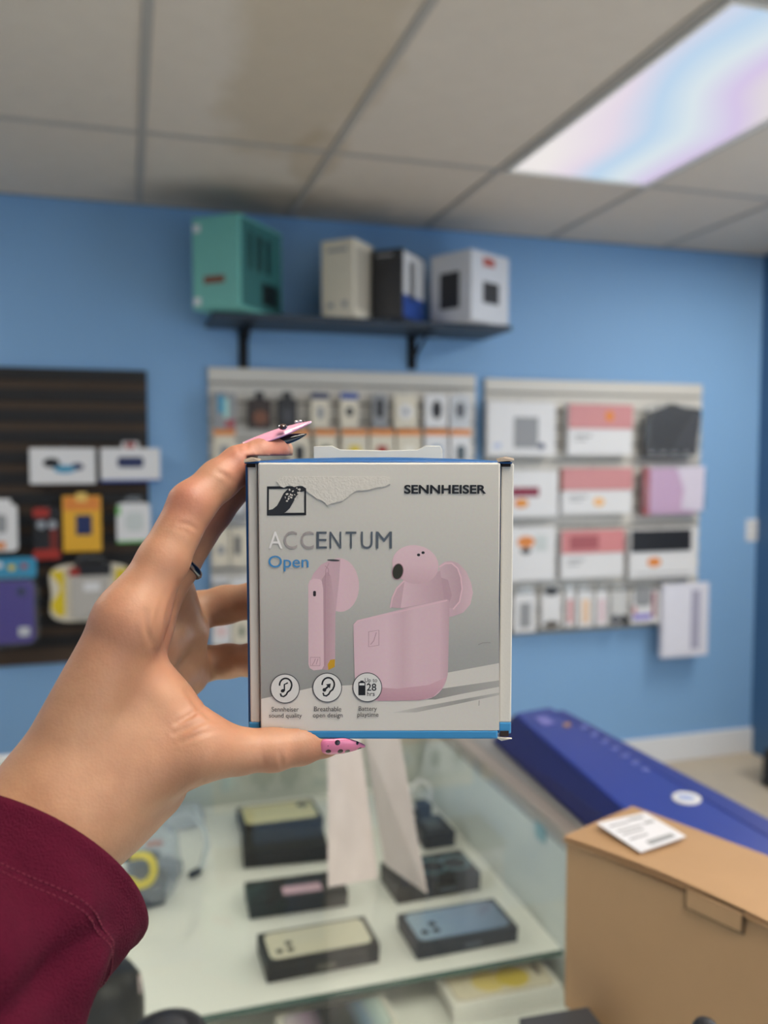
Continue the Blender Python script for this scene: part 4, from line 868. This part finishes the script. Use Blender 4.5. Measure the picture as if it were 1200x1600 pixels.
# torn sticker residue
m_res = mat('paper_residue', (218, 212, 202), .6, var=.05, vs=700, bump=.15, bs=1200)
rr = random.Random(5)
edge = [(609, 744), (609.5, 756), (600, 761), (588, 762), (574, 765), (560, 766), (548, 772), (540, 780), (530, 784), (520, 785), (512, 789), (506, 783), (496, 780), (484, 771), (478, 764)]
jag = []
for (a, b) in zip(edge, edge[1:]):
    for k in range(4): jag.append((a[0]+(b[0]-a[0])*k/4+rr.uniform(-1, 1), a[1]+(b[1]-a[1])*k/4+rr.uniform(-1.2, 1.2)))
def residue(nm, pts, m, th):
    p2 = [face(x, y) for x, y in pts]; n = len(p2); LAY[0] += 1; y0 = -.000005*LAY[0]-.00001
    V = [(x, y0-th, z) for x, z in p2]+[(x, y0+.0001, z) for x, z in p2]
    return mesh(nm, V, [tuple(range(n))]+[(i, n+i, n+(i+1) % n, (i+1) % n) for i in range(n)], m, hb)
residue('sticker_residue', [(478, 744.5)]+jag, m_res, .00022)
residue('sticker_residue', [(432, 752), (436, 747), (444, 744), (478, 744.5), (480, 764), (470, 758), (460, 761), (452, 758), (444, 762), (438, 760)], m_res, .0001)
for k in range(26):
    x = rr.uniform(438, 474); y = rr.uniform(762, 784)
    if 452-(y-762)*.55 < x < 474-(y-762)*.6: residue('residue_fleck', ell(x, y, rr.uniform(.8, 2.4), rr.uniform(.6, 1.8), rr.uniform(0, 3), 7), m_res, .00008)
# lettering
text('printed_brand_lettering', 'SENNHEISER', (631.5, 757.5, 759.5, 771.5), i_black, .03)
foil = mat('silver_foil', (150, 148, 146), .32, .85, var=.12, vs=300)
foil2 = mat('foil_painted_glint', (246, 240, 236), .35, .1, var=.1, vs=300)  # lighter copy of the foil; its glint is in the colour
foil3 = mat('foil_faint_glint', (176, 166, 162), .35, .2, var=.25, vs=500)  # paler copy of the foil; the fading glint is in the colour
lx = [419.5, 443.5, 470, 494.5, 515, 540, 564, 587.5, 614.5]
for i, ch in enumerate('ACCENTUM'):
    wds = [22, 21, 20.5, 16.5, 18.5, 17, 18.5, 25]
    text('printed_foil_letter', ch, (lx[i], 830.5+(-.5 if ch in 'C' else 0), lx[i]+wds[i], 857+(.5 if ch in 'CU' else 0)), foil2 if i == 0 else foil3 if i < 3 else foil, 0.0)
text('printed_open_lettering', 'Open', (419.5, 868, 482.5, 892.5), i_blue, .004)
# three round badges
def badge(cx, cy, r_):
    printed('printed_badge', ell(cx, cy, r_, r_, 0, 40), i_white)
    stroke('printed_badge_ring', ell(cx, cy, r_, r_, 0, 40), 1.3, i_dark, True)
badge(445.5, 1075.5, 22.5); badge(511.5, 1074, 22.5); badge(574, 1073.5, 22.5)
def ear(cx, cy):
    pts = [(cx-8.5, cy-3)]+[(cx+1+9.5*math.cos(a), cy-4+10.5*math.sin(a)) for a in [R(d) for d in range(190, 395, 17)]]+[(cx+8, cy+4), (cx+4, cy+7), (cx+2, cy+11), (cx-2, cy+14), (cx-6, cy+13), (cx-7, cy+9)]
    stroke('printed_ear', pts, 2.6, i_black)
ear(445.5, 1074); ear(512, 1073)
printed('printed_note', ell(442, 1079, 3.2, 2.6, -.3, 14), i_black); stroke('printed_note', [(444.6, 1079), (444.6, 1069), (450, 1066.5)], 2.2, i_black)
stroke('printed_arrow', [(506.5, 1078), (514, 1071)], 3, i_black); printed('printed_arrow', [(509.5, 1069), (517, 1067.5), (515.5, 1075.5)], i_black)
printed('printed_arrow', ell(507, 1077.5, 3, 3, 0, 14), i_black)
printed('printed_battery', [(560, 1066), (561, 1065), (563, 1064.5), (563, 1063), (568, 1063), (568, 1064.5), (570, 1065), (571, 1066), (571, 1086), (560, 1086)], i_black)
printed('printed_battery_gap', [(561.5, 1067), (569.5, 1067), (569.5, 1070.5), (561.5, 1070.5)], i_white)
text('printed_small_lettering', 'Up to', (570, 1059, 589.5, 1067.5), i_dark, .004)
text('printed_small_lettering', '28', (573, 1067.5, 588, 1079), i_black, .01)
text('printed_small_lettering', 'hrs', (573.5, 1080, 585.5, 1087), i_dark, .01)
for s, rc_ in (('Sennheiser', (424.5, 1104, 467, 1111.5)), ('sound quality', (420.5, 1114, 472, 1123)), ('Breathable', (491, 1103.5, 533.5, 1111)), ('open design', (489, 1113.5, 535.5, 1122.5)), ('Battery', (560.5, 1103, 589, 1112.5)), ('playtime', (558.5, 1112.5, 591.5, 1121.5))):
    text('printed_small_lettering', s, rc_, i_dark, .004)
# small dents and print on the blue left edge
stroke('printed_scuff', [(747, 1007), (754, 1004), (762, 1003.5), (766, 1004)], .9, ink('scuff', (140, 138, 134)))
stroke('printed_scuff', [(748, 1102), (748.5, 1094)], .9, ink('scuff', (140, 138, 134)))
# ------------------------------------------------------------------ the left hand that holds the carton (distance field, one continuous surface)
def sdf_hand():
    # joints: photograph pixel, distance from the camera (m), radius (mm)
    palm = [  # (a, b, blend mm)
        [(72, 1235, .312, 15), (202, 970, .321, 12)],          # index metacarpal
        [(95, 1245, .326, 15), (214, 985, .340, 11.5)],          # middle metacarpal
        [(110, 1262, .342, 14), (240, 1015, .362, 10.5)],        # ring metacarpal
        [(130, 1275, .352, 13), (262, 1065, .382, 9.8)],         # little metacarpal
        [(120, 1255, .318, 17), (312, 1168, .327, 11.2)],        # thumb metacarpal
        [(125, 1230, .322, 15), (235, 1085, .330, 10.5)],        # muscle between thumb and index
        [(170, 1215, .326, 15), (262, 1120, .332, 9.5)],
        [(150, 1268, .335, 16.5), (232, 1222, .342, 15)],          # heel of the thumb
        [(-150, 1640, .274, 21), (16, 1345, .306, 20)],        # forearm
        [(16, 1345, .306, 20), (78, 1262, .314, 18)],
        [(56, 1345, .308, 19), (140, 1268, .322, 18)],
        [(60, 1330, .312, 17), (170, 1240, .335, 15)],
    ]
    fingers = [
        [(202, 970, .321, 12), (255, 876, .328, 9.6), (300, 788, .335, 8.9), (342, 750, .343, 8.0), (374, 727, .349, 7.7), (410, 711, .354, 6.9), (432, 703, .357, 5.6)],   # index
        [(214, 985, .340, 11.5), (276, 885, .353, 8.6), (332, 800, .364, 8.0), (378, 748, .368, 7.4), (408, 718, .369, 6.8), (438, 704, .369, 5.6)],                          # middle
        [(240, 1015, .362, 10.5), (280, 985, .385, 9.4), (303, 956, .401, 9.2), (352, 945, .405, 8.8), (400, 938, .401, 8.4), (450, 934, .395, 7.5), (478, 932, .392, 6.4)],   # ring
        [(262, 1065, .382, 9.8), (288, 1052, .395, 8.8), (318, 1037, .404, 8.2), (356, 1033, .405, 7.8), (395, 1031, .400, 7.4), (430, 1030, .394, 6.6), (452, 1029, .391, 5.6)],   # little
        [(312, 1168, .327, 11.2), (372, 1174, .333, 8.7), (428, 1171, .337, 8.2), (470, 1164, .341, 7.5), (508, 1157, .345, 6.2), (530, 1154, .347, 4.6)],                    # thumb
    ]
    # the plane of the carton's bottom, top and back: flesh yields to it
    toP = lambda q: (np.array(P(q[0], q[1], q[2])), q[3]/1000)
    allp = [toP(q) for ch in palm+fingers for q in ch]
    # grid in camera axes so that it is tight
    Rm = np.array([list(rgt), list(upv), list(fwd)])
    loc = lambda p: Rm @ (p-np.array(CAM))
    pts = np.array([loc(p) for p, r in allp]); rs = np.array([r for p, r in allp])
    lo = (pts-rs[:, None]).min(0)-.004; hi = (pts+rs[:, None]).max(0)+.004
    lo[0] = max(lo[0], -.17); lo[1] = max(lo[1], -.20)
    h = .00085
    n = np.ceil((hi-lo)/h).astype(int)+1
    ax = [(lo[i]+h*np.arange(n[i])).astype(np.float32) for i in range(3)]
    X, Y, Z = np.meshgrid(*ax, indexing='ij')
    BIG = 1.0
    def cone(D, a, ra, b, rb, k, pad=.016):
        a = a.astype(np.float32); b = b.astype(np.float32)
        l_ = np.minimum(a-ra, b-rb)-pad; h_ = np.maximum(a+ra, b+rb)+pad
        s = tuple(slice(max(0, int((l_[i]-lo[i])/h)), max(0, min(n[i], int((h_[i]-lo[i])/h)+2))) for i in range(3))
        if any(q.start >= q.stop for q in s): return
        px, py, pz = X[s]-a[0], Y[s]-a[1], Z[s]-a[2]; d = b-a; L2 = float(d@d)
        t = np.clip((px*d[0]+py*d[1]+pz*d[2])/L2, 0, 1)
        q = np.sqrt((px-t*d[0])**2+(py-t*d[1])**2+(pz-t*d[2])**2)-(ra+(rb-ra)*t)
        D[s] = smin(D[s], q, k)
    def smin(a, b, k):
        hh = np.maximum(k-np.abs(a-b), 0)/k
        return np.minimum(a, b)-hh*hh*k*.25
    DP = np.full(X.shape, BIG, np.float32)
    for ch in [[(280, 920, .371, 6.0), (296, 985, .386, 7.2)], [(296, 985, .386, 7.2), (299, 1056, .394, 6.4)]]:   # fleshy pads at the roots of the last two fingers
        (a, ra), (b, rb) = [toP(q) for q in ch]; cone(DP, loc(a), ra, loc(b), rb, .004)
    for ch in palm:
        (a, ra), (b, rb) = [toP(q) for q in ch]; cone(DP, loc(a), ra, loc(b), rb, .014)
    res = None
    for ch in fingers:
        D = np.full(X.shape, BIG, np.float32)
        js = [toP(q) for q in ch]
        for (a, ra), (b, rb) in zip(js, js[1:]): cone(D, loc(a), ra, loc(b), rb, .003)
        G = smin(DP, D, .009 if ch[0][2] < .345 else .005)
        res = G if res is None else smin(res, G, .0012)
    # flesh gives way to the carton (a hair of clearance)
    Bx = Rm @ np.array([list(bx), list(by), list(bz)]).T     # carton axes in camera axes
    Oc = loc(np.array(O))
    def carton_sd():
        px, py, pz = X-Oc[0], Y-Oc[1], Z-Oc[2]
        u = [px*Bx[0, i]+py*Bx[1, i]+pz*Bx[2, i] for i in range(3)]
        c = [(sl+sr)/2, (BD-.0002)/2, (zb+zt+.0015)/2]; e = [(sr-sl)/2+.0007, BD/2+.0007, (zt+.0022-zb)/2+.0007]
        q = [np.abs(u[i]-np.float32(c[i]))-np.float32(e[i]) for i in range(3)]
        return np.maximum(np.maximum(q[0], q[1]), q[2])
    res = np.maximum(res, -carton_sd())
    # ---- surface nets
    inside = res < 0
    V8 = [(i, j, k) for i in (0, 1) for j in (0, 1) for k in (0, 1)]
    sub = lambda A, o: A[o[0]:A.shape[0]-1+o[0], o[1]:A.shape[1]-1+o[1], o[2]:A.shape[2]-1+o[2]]
    cnt = sum(sub(inside, o).astype(np.int8) for o in V8)
    act = (cnt > 0) & (cnt < 8)
    idx = np.full(act.shape, -1, np.int32); cells = np.argwhere(act); idx[act] = np.arange(len(cells))
    vals = np.stack([res[cells[:, 0]+o[0], cells[:, 1]+o[1], cells[:, 2]+o[2]] for o in V8], 1)
    acc = np.zeros((len(cells), 3)); num = np.zeros(len(cells))
    for p in range(8):
        for q in range(p+1, 8):
            if sum(abs(V8[p][i]-V8[q][i]) for i in range(3)) != 1: continue
            a, b = vals[:, p], vals[:, q]; m = (a < 0) != (b < 0)
            t = np.where(m, a/np.where(m, a-b, 1), 0)
            pos = np.array(V8[p])+t[:, None]*(np.array(V8[q])-np.array(V8[p]))
            acc += np.where(m[:, None], pos, 0); num += m
    vert = lo+h*(cells+acc/num[:, None])
    faces = []
    for axis in range(3):
        o = [0, 0, 0]; o[axis] = 1
        A = inside[tuple(slice(0, inside.shape[i]-o[i]) for i in range(3))]; B = inside[tuple(slice(o[i], inside.shape[i]) for i in range(3))]
        e = np.argwhere(A != B); u, v = (axis+1) % 3, (axis+2) % 3
        ok = (e[:, u] > 0) & (e[:, v] > 0) & (e[:, u] < idx.shape[u]) & (e[:, v] < idx.shape[v]); e = e[ok]
        flip = A[tuple(e.T)]
        du = np.zeros(3, int); du[u] = 1; dv = np.zeros(3, int); dv[v] = 1
        g = lambda q: idx[tuple(q.T)]
        quad = np.stack([g(e-du-dv), g(e-dv), g(e), g(e-du)], 1)
        quad[~flip] = quad[~flip][:, ::-1]
        faces.append(quad)
    faces = np.concatenate(faces); faces = faces[(faces >= 0).all(1)]
    # relax the stair steps, keeping the volume (Taubin)
    E = np.concatenate([faces[:, [0, 1]], faces[:, [1, 2]], faces[:, [2, 3]], faces[:, [3, 0]]]); E = np.concatenate([E, E[:, ::-1]])
    deg = np.bincount(E[:, 0], minlength=len(vert))[:, None]
    for it in range(16):
        for lam in (.5, -.52):
            sm = np.stack([np.bincount(E[:, 0], weights=vert[E[:, 1], i], minlength=len(vert)) for i in range(3)], 1)/np.maximum(deg, 1)
            vert = vert+lam*(sm-vert)
    tri = vert[faces[:, :3]]
    if (np.cross(tri[:, 0], tri[:, 1])*tri[:, 2]).sum() < 0: faces = faces[:, ::-1]
    if np.linalg.det(Rm) < 0: faces = faces[:, ::-1]      # the camera axes are left-handed
    return (vert @ Rm)+np.array(CAM), faces
hv, hf = sdf_hand()
def normals(V, Fq):
    n = np.cross(V[Fq[:, 2]]-V[Fq[:, 0]], V[Fq[:, 3]]-V[Fq[:, 1]]); N = np.zeros_like(V)
    for i in range(4):
        for c in range(3): N[:, c] += np.bincount(Fq[:, i], weights=n[:, c], minlength=len(V))
    return N/np.maximum(np.linalg.norm(N, axis=1, keepdims=True), 1e-12)
# skin folds: shallow grooves along short curves on the flesh
CREASES = [([(278, 912), (262, 960), (256, 1020)], .55, 5), ([(258, 930), (246, 968), (242, 1002)], .45, 5), ([(226, 955), (230, 985), (240, 1016)], .4, 5), ([(292, 1080), (310, 1104), (334, 1126)], .7, 5),
           ([(276, 1130), (300, 1116), (322, 1100)], .45, 4), ([(272, 1146), (302, 1134), (332, 1122)], .4, 4), ([(284, 1160), (312, 1148), (340, 1140)], .3, 4), ([(437, 1176), (441, 1200)], .3, 4), ([(411, 1180), (414, 1202)], .2, 4),
           ([(338, 736), (350, 742), (364, 752)], .3, 4), ([(280, 818), (294, 820), (308, 828)], .32, 4), ([(276, 826), (290, 830), (302, 838)], .18, 4), ([(316, 1222), (296, 1238), (276, 1256)], .5, 5), ([(246, 776), (256, 766)], .35, 4), ([(254, 768), (266, 758)], .35, 4), ([(244, 790), (256, 778)], .3, 4), ([(372, 694), (376, 706)], .35, 4), ([(383, 690), (386, 702)], .35, 4)]
def fold(V, Fq):
    N = normals(V, Fq); q = V-np.array(CAM); dz = q@np.array(fwd); px = 600+F*(q@np.array(rgt))/dz; py = 800-F*(q@np.array(upv))/dz
    facing = (N*q).sum(1) < 0; out = np.zeros(len(V))
    for pts, dep, wd in CREASES:
        best = np.full(len(V), 1e9); tt = np.zeros(len(V)); m = len(pts)-1
        for i, (a, b) in enumerate(zip(pts, pts[1:])):
            d = np.array(b, float)-a; t = np.clip(((px-a[0])*d[0]+(py-a[1])*d[1])/(d@d), 0, 1); e = np.hypot(px-a[0]-t*d[0], py-a[1]-t*d[1])
            c = e < best; best[c] = e[c]; tt[c] = ((i+t)/m)[c]
        ok = facing & (best < wd*4); near = dz[ok].min() if ok.any() else 0
        ok &= dz < near+.03
        g = best/wd; out += np.where(ok, dep/1000*(np.exp(-g*g)-.35*np.exp(-(g-1.9)**2))*np.sin(np.pi*np.clip(tt, .08, .92))**.6, 0)
    return V-N*out[:, None]
hv = fold(hv, hf)
pc = P(70, 1330, .30)
person = thing('person', 'left hand in a burgundy sleeve with pink nails, holding up the earbuds carton', 'person', tuple(pc))
me = bpy.data.meshes.new('hand'); me.from_pydata((hv-np.array(pc)).tolist(), [], hf.tolist()); me.update()
# skin: pigment per vertex, redder over the joints and in the web
def skin_mat():
    m = bpy.data.materials.new('skin'); m.use_nodes = True; nt = m.node_tree; b = nt.nodes['Principled BSDF']; L = nt.links.new
    at = nt.nodes.new('ShaderNodeAttribute'); at.attribute_name = 'pigment'
    tc = nt.nodes.new('ShaderNodeTexCoord')
    n = nt.nodes.new('ShaderNodeTexNoise'); n.inputs['Scale'].default_value = 60; n.inputs['Detail'].default_value = 6; L(tc.outputs['Object'], n.inputs[0])
    r = nt.nodes.new('ShaderNodeValToRGB'); r.color_ramp.elements[0].position = .3; r.color_ramp.elements[1].position = .7
    r.color_ramp.elements[0].color = (*lin((178, 131, 101)), 1); r.color_ramp.elements[1].color = (*lin((197, 150, 117)), 1); L(n.outputs['Fac'], r.inputs[0])
    mx = nt.nodes.new('ShaderNodeMix'); mx.data_type = 'RGBA'; L(at.outputs['Fac'], mx.inputs[0]); L(r.outputs[0], mx.inputs[6]); mx.inputs[7].default_value = (*lin((184, 108, 90)), 1)
    L(mx.outputs[2], b.inputs['Base Color'])
    b.inputs['Roughness'].default_value = .48; b.inputs['Subsurface Weight'].default_value = .25; b.inputs['Subsurface Radius'].default_value = (.004, .0016, .0008); b.inputs['Subsurface Scale'].default_value = 1.0
    v = nt.nodes.new('ShaderNodeTexVoronoi'); v.inputs['Scale'].default_value = 900; L(tc.outputs['Object'], v.inputs['Vector'])
    n2 = nt.nodes.new('ShaderNodeTexNoise'); n2.inputs['Scale'].default_value = 140; n2.inputs['Detail'].default_value = 5; L(tc.outputs['Object'], n2.inputs[0])
    ad = nt.nodes.new('ShaderNodeMath'); ad.operation = 'MULTIPLY_ADD'; ad.inputs[1].default_value = .25; L(v.outputs['Distance'], ad.inputs[0]); L(n2.outputs['Fac'], ad.inputs[2])
    bp = nt.nodes.new('ShaderNodeBump'); bp.inputs['Strength'].default_value = .13; bp.inputs['Distance'].default_value = .0012; L(ad.outputs[0], bp.inputs['Height']); L(bp.outputs[0], b.inputs['Normal'])
    return m
red = np.zeros(len(hv))
for (x, y, d, r_, a_) in ((186, 972, .315, .016, .35), (290, 780, .33, .014, .6), (335, 800, .355, .014, .5), (385, 725, .345, .014, .7), (430, 705, .352, .012, .8), (262, 1000, .33, .02, .35), (250, 940, .328, .016, .4), (428, 1185, .335, .016, .3), (510, 1172, .343, .014, .4), (240, 870, .325, .03, .2), (330, 1120, .33, .02, .3)):
    c = np.array(P(x, y, d)); red = np.maximum(red, a_*np.exp(-((hv-c)**2).sum(1)/(r_*r_)))
at = me.attributes.new('pigment', 'FLOAT', 'POINT'); at.data.foreach_set('value', red.astype(np.float32))
hand = link('hand', me, skin_mat(), person, True)
# --- nails
def nail(nm, base, tip, wide, normal, m, curve=.3, parent=None, L0=.0):
    """long almond nail: base and tip in world space, half width, outward normal"""
    b, t_ = Vector(base), Vector(tip); d = (t_-b); Ln = d.length; d.normalize(); nn = Vector(normal); nn = (nn-d*nn.dot(d)).normalized(); s = d.cross(nn)
    NU, NV = 14, 8; V = []
    for lay in (0, 1):
        for i in range(NU+1):
            u = i/NU; wv = wide*(min(1, (u/.12+.35))**.5 if u < .12 else 1)*(1 if u < .45 else (1-((u-.45)/.55)**1.7)*.97+.03)
            for j in range(NV+1):
                q = (j/NV-.5)*2
                p = b+d*(Ln*u)+s*(wv*q*.92)+nn*(-wide*.55*q*q*(wv/wide)+curve*Ln*.25*math.sin(math.pi*u)-(.0007 if lay else 0)); V.append(p-pc)
    k = (NU+1)*(NV+1); Fc = []
    for i in range(NU):
        for j in range(NV):
            a = i*(NV+1)+j; Fc += [(a, a+1, a+NV+2, a+NV+1), (k+a+NV+1, k+a+NV+2, k+a+1, k+a)]
    rim = list(range(NV+1))+[i*(NV+1)+NV for i in range(1, NU+1)]+[NU*(NV+1)+j for j in range(NV-1, -1, -1)]+[i*(NV+1) for i in range(NU-1, 0, -1)]
    for a, c in zip(rim, rim[1:]+rim[:1]): Fc.append((a, k+a, k+c, c))
    o = mesh(nm, V, Fc, m, person, True)
    bm = bmesh.new(); bm.from_mesh(o.data); bmesh.ops.recalc_face_normals(bm, faces=bm.faces[:]); bm.to_mesh(o.data); bm.free(); o.data.shade_smooth()
    return o
m_npink = mat('pink_nail_gel', (232, 160, 184), .12, var=.04, vs=200, coat=.6)
m_nblack = mat('black_nail_gel', (16, 14, 16), .1, coat=.6)
m_gem = mat('dark_gem', (70, 44, 36), .08, coat=1.0); m_gem2 = mat('clear_gem', (226, 214, 210), .05, .4)
def world_n(x, y, z): return rgt*x+upv*y-fwd*z
ni = tag(nail('fingernail', P(378, 691, .3515), P(486, 657.5, .360), .0058, world_n(-.34, .90, .16), m_npink, .14), 'long pointed pink nail with a brown gem')
def gem(x, y, d, r_, m): 
    bm = bmesh.new(); bmesh.ops.create_icosphere(bm, subdivisions=2, radius=r_, matrix=Matrix.Translation(P(x, y, d)-pc) @ Matrix.Diagonal((1, 1, .7, 1)))
    return from_bm('nail_gem', bm, m, person, False)
for (x, y, d, r_, m) in ((442, 667, .3500, .0019, m_gem), (463, 659, .3525, .0009, m_gem2), (469, 658, .353, .0009, m_gem2), (475, 658, .3535, .0006, m_gem)): 
    g = gem(x, y, d, r_, m); g.parent = ni
tag(nail('fingernail', P(411, 686, .3530), P(479, 677.5, .3575), .0030, world_n(.0, .62, .75), m_nblack, .04), 'long pointed black nail')
def dot_mat():
    m = bpy.data.materials.new('dotted_pink_gel'); m.use_nodes = True; nt = m.node_tree; b = nt.nodes['Principled BSDF']; L = nt.links.new
    tc = nt.nodes.new('ShaderNodeTexCoord'); v = nt.nodes.new('ShaderNodeTexVoronoi'); v.inputs['Scale'].default_value = 250; v.inputs['Randomness'].default_value = .55; L(tc.outputs['Object'], v.inputs['Vector'])
    r = nt.nodes.new('ShaderNodeValToRGB'); r.color_ramp.interpolation = 'CONSTANT'; r.color_ramp.elements[0].color = (*lin((40, 16, 26)), 1); r.color_ramp.elements[1].position = .28; r.color_ramp.elements[1].color = (*lin((228, 130, 166)), 1)
    L(v.outputs['Distance'], r.inputs[0]); L(r.outputs[0], b.inputs['Base Color']); b.inputs['Roughness'].default_value = .15; b.inputs['Coat Weight'].default_value = .6
    return m
tag(nail('fingernail', P(500, 1177, .3380), P(571, 1167, .3425), .0054, world_n(.1, -.72, .68), dot_mat(), .22), 'long pink nail with black dots')
# --- ring round the base of the middle finger
c0, c1 = P(268, 897, .3515), P(288, 868, .3552); axr = (c1-c0).normalized(); cen = P(280, 880, .3535)-pc
u_ = axr.orthogonal().normalized(); v_ = axr.cross(u_)
tag(tube('finger_ring', [cen+(u_*math.cos(a)+v_*math.sin(a))*.0094 for a in [2*math.pi*k/32 for k in range(32)]], .0015, mat('dark_silver', (120, 120, 128), .2, 1.0), person, 8, True), 'thin dark silver ring')
# --- burgundy sleeve with folds, hem and stitching
m_slv = mat('burgundy_jersey', (76, 10, 34), .9, var=.18, vs=260, bump=.5, bs=1400, spec=.15)
def sleeve():
    # axis from the hem back towards the elbow; the hem ring lies across it
    c_h = P(30, 1356, .300); c_e = P(-255, 1840, .224)
    ax = (c_e-c_h).normalized(); a1 = (rgt*.775-upv*.632); a1 = (a1-ax*a1.dot(ax)).normalized(); a2 = ax.cross(a1)
    if a2.dot(fwd) > 0: a2 = -a2            # a2 points to the camera
    Lx = (c_e-c_h).length; NU, NV = 40, 72; V = []
    R1, R2 = .0455, .036
    for lay in (0, 1):
        for i in range(NU+1):
            u = i/NU
            for j in range(NV):
                a = 2*math.pi*j/NV; ca, sa = math.cos(a), math.sin(a)
                k = 1-.08*u
                fold = .0021*math.sin(5*a+3*u*5)*min(1, u*5)+.0022*math.sin(3*a-9*u+1.1)*min(1, u*4)*(1-.3*u)
                crease = -.0055*math.exp(-((a-.62-.9*u)/.16)**2)*min(1, max(0, (u-.10)*6))
                hem = .0012*math.exp(-((u-.012)/.02)**2)
                rr_ = .006*max(0, math.cos(a+.25))**8*math.exp(-u*9)+fold+crease+hem-(.0016 if lay else 0)
                off = (-.001*sa if sa > 0 else -.014*sa)*(1-u)      # hem dips towards the hand on the near side
                off += -.001*max(0, ca)**3*(1-u)
                V.append(c_h+ax*(Lx*u+off)+a1*((R1*k+rr_)*ca)+a2*((R2*k+rr_)*sa)-pc)
    k = (NU+1)*NV; Fc = []
    for i in range(NU):
        for j in range(NV):
            a, b = i*NV+j, i*NV+(j+1) % NV; Fc += [(a, b, b+NV, a+NV), (k+a+NV, k+b+NV, k+b, k+a)]
    for j in range(NV):
        a, b = j, (j+1) % NV; Fc += [(a, k+a, k+b, b), (NU*NV+a, NU*NV+b, k+NU*NV+b, k+NU*NV+a)]
    o = mesh('sleeve', V, Fc, m_slv, person, True)
    bm = bmesh.new(); bm.from_mesh(o.data); bmesh.ops.recalc_face_normals(bm, faces=bm.faces[:]); bm.to_mesh(o.data); bm.free(); o.data.shade_smooth()
    # two rows of stitches round the hem
    m_st = mat('stitch_thread', (104, 22, 48), .8)
    bm = bmesh.new()
    Vv = [Vector(v) for v in V[:k]]
    for row in (8, 9):
        for j in range(NV):
            for q in (.15, .65):
                p0 = Vv[row*NV+j].lerp(Vv[row*NV+(j+1) % NV], q); p1 = Vv[row*NV+j].lerp(Vv[row*NV+(j+1) % NV], q+.3)
                d = p1-p0; out = ((p0+p1)/2-(c_h-pc)); out = (out-ax*out.dot(ax)).normalized()
                Mx = Matrix.Translation((p0+p1)/2+out*.0002) @ d.to_track_quat('X', 'Z').to_matrix().to_4x4()
                bm_box(bm, (0, 0, 0), (d.length, .0004, .0005), Mx)
    st = from_bm('stitching', bm, m_st, o); st['kind'] = 'stuff'
    return o
sleeve()
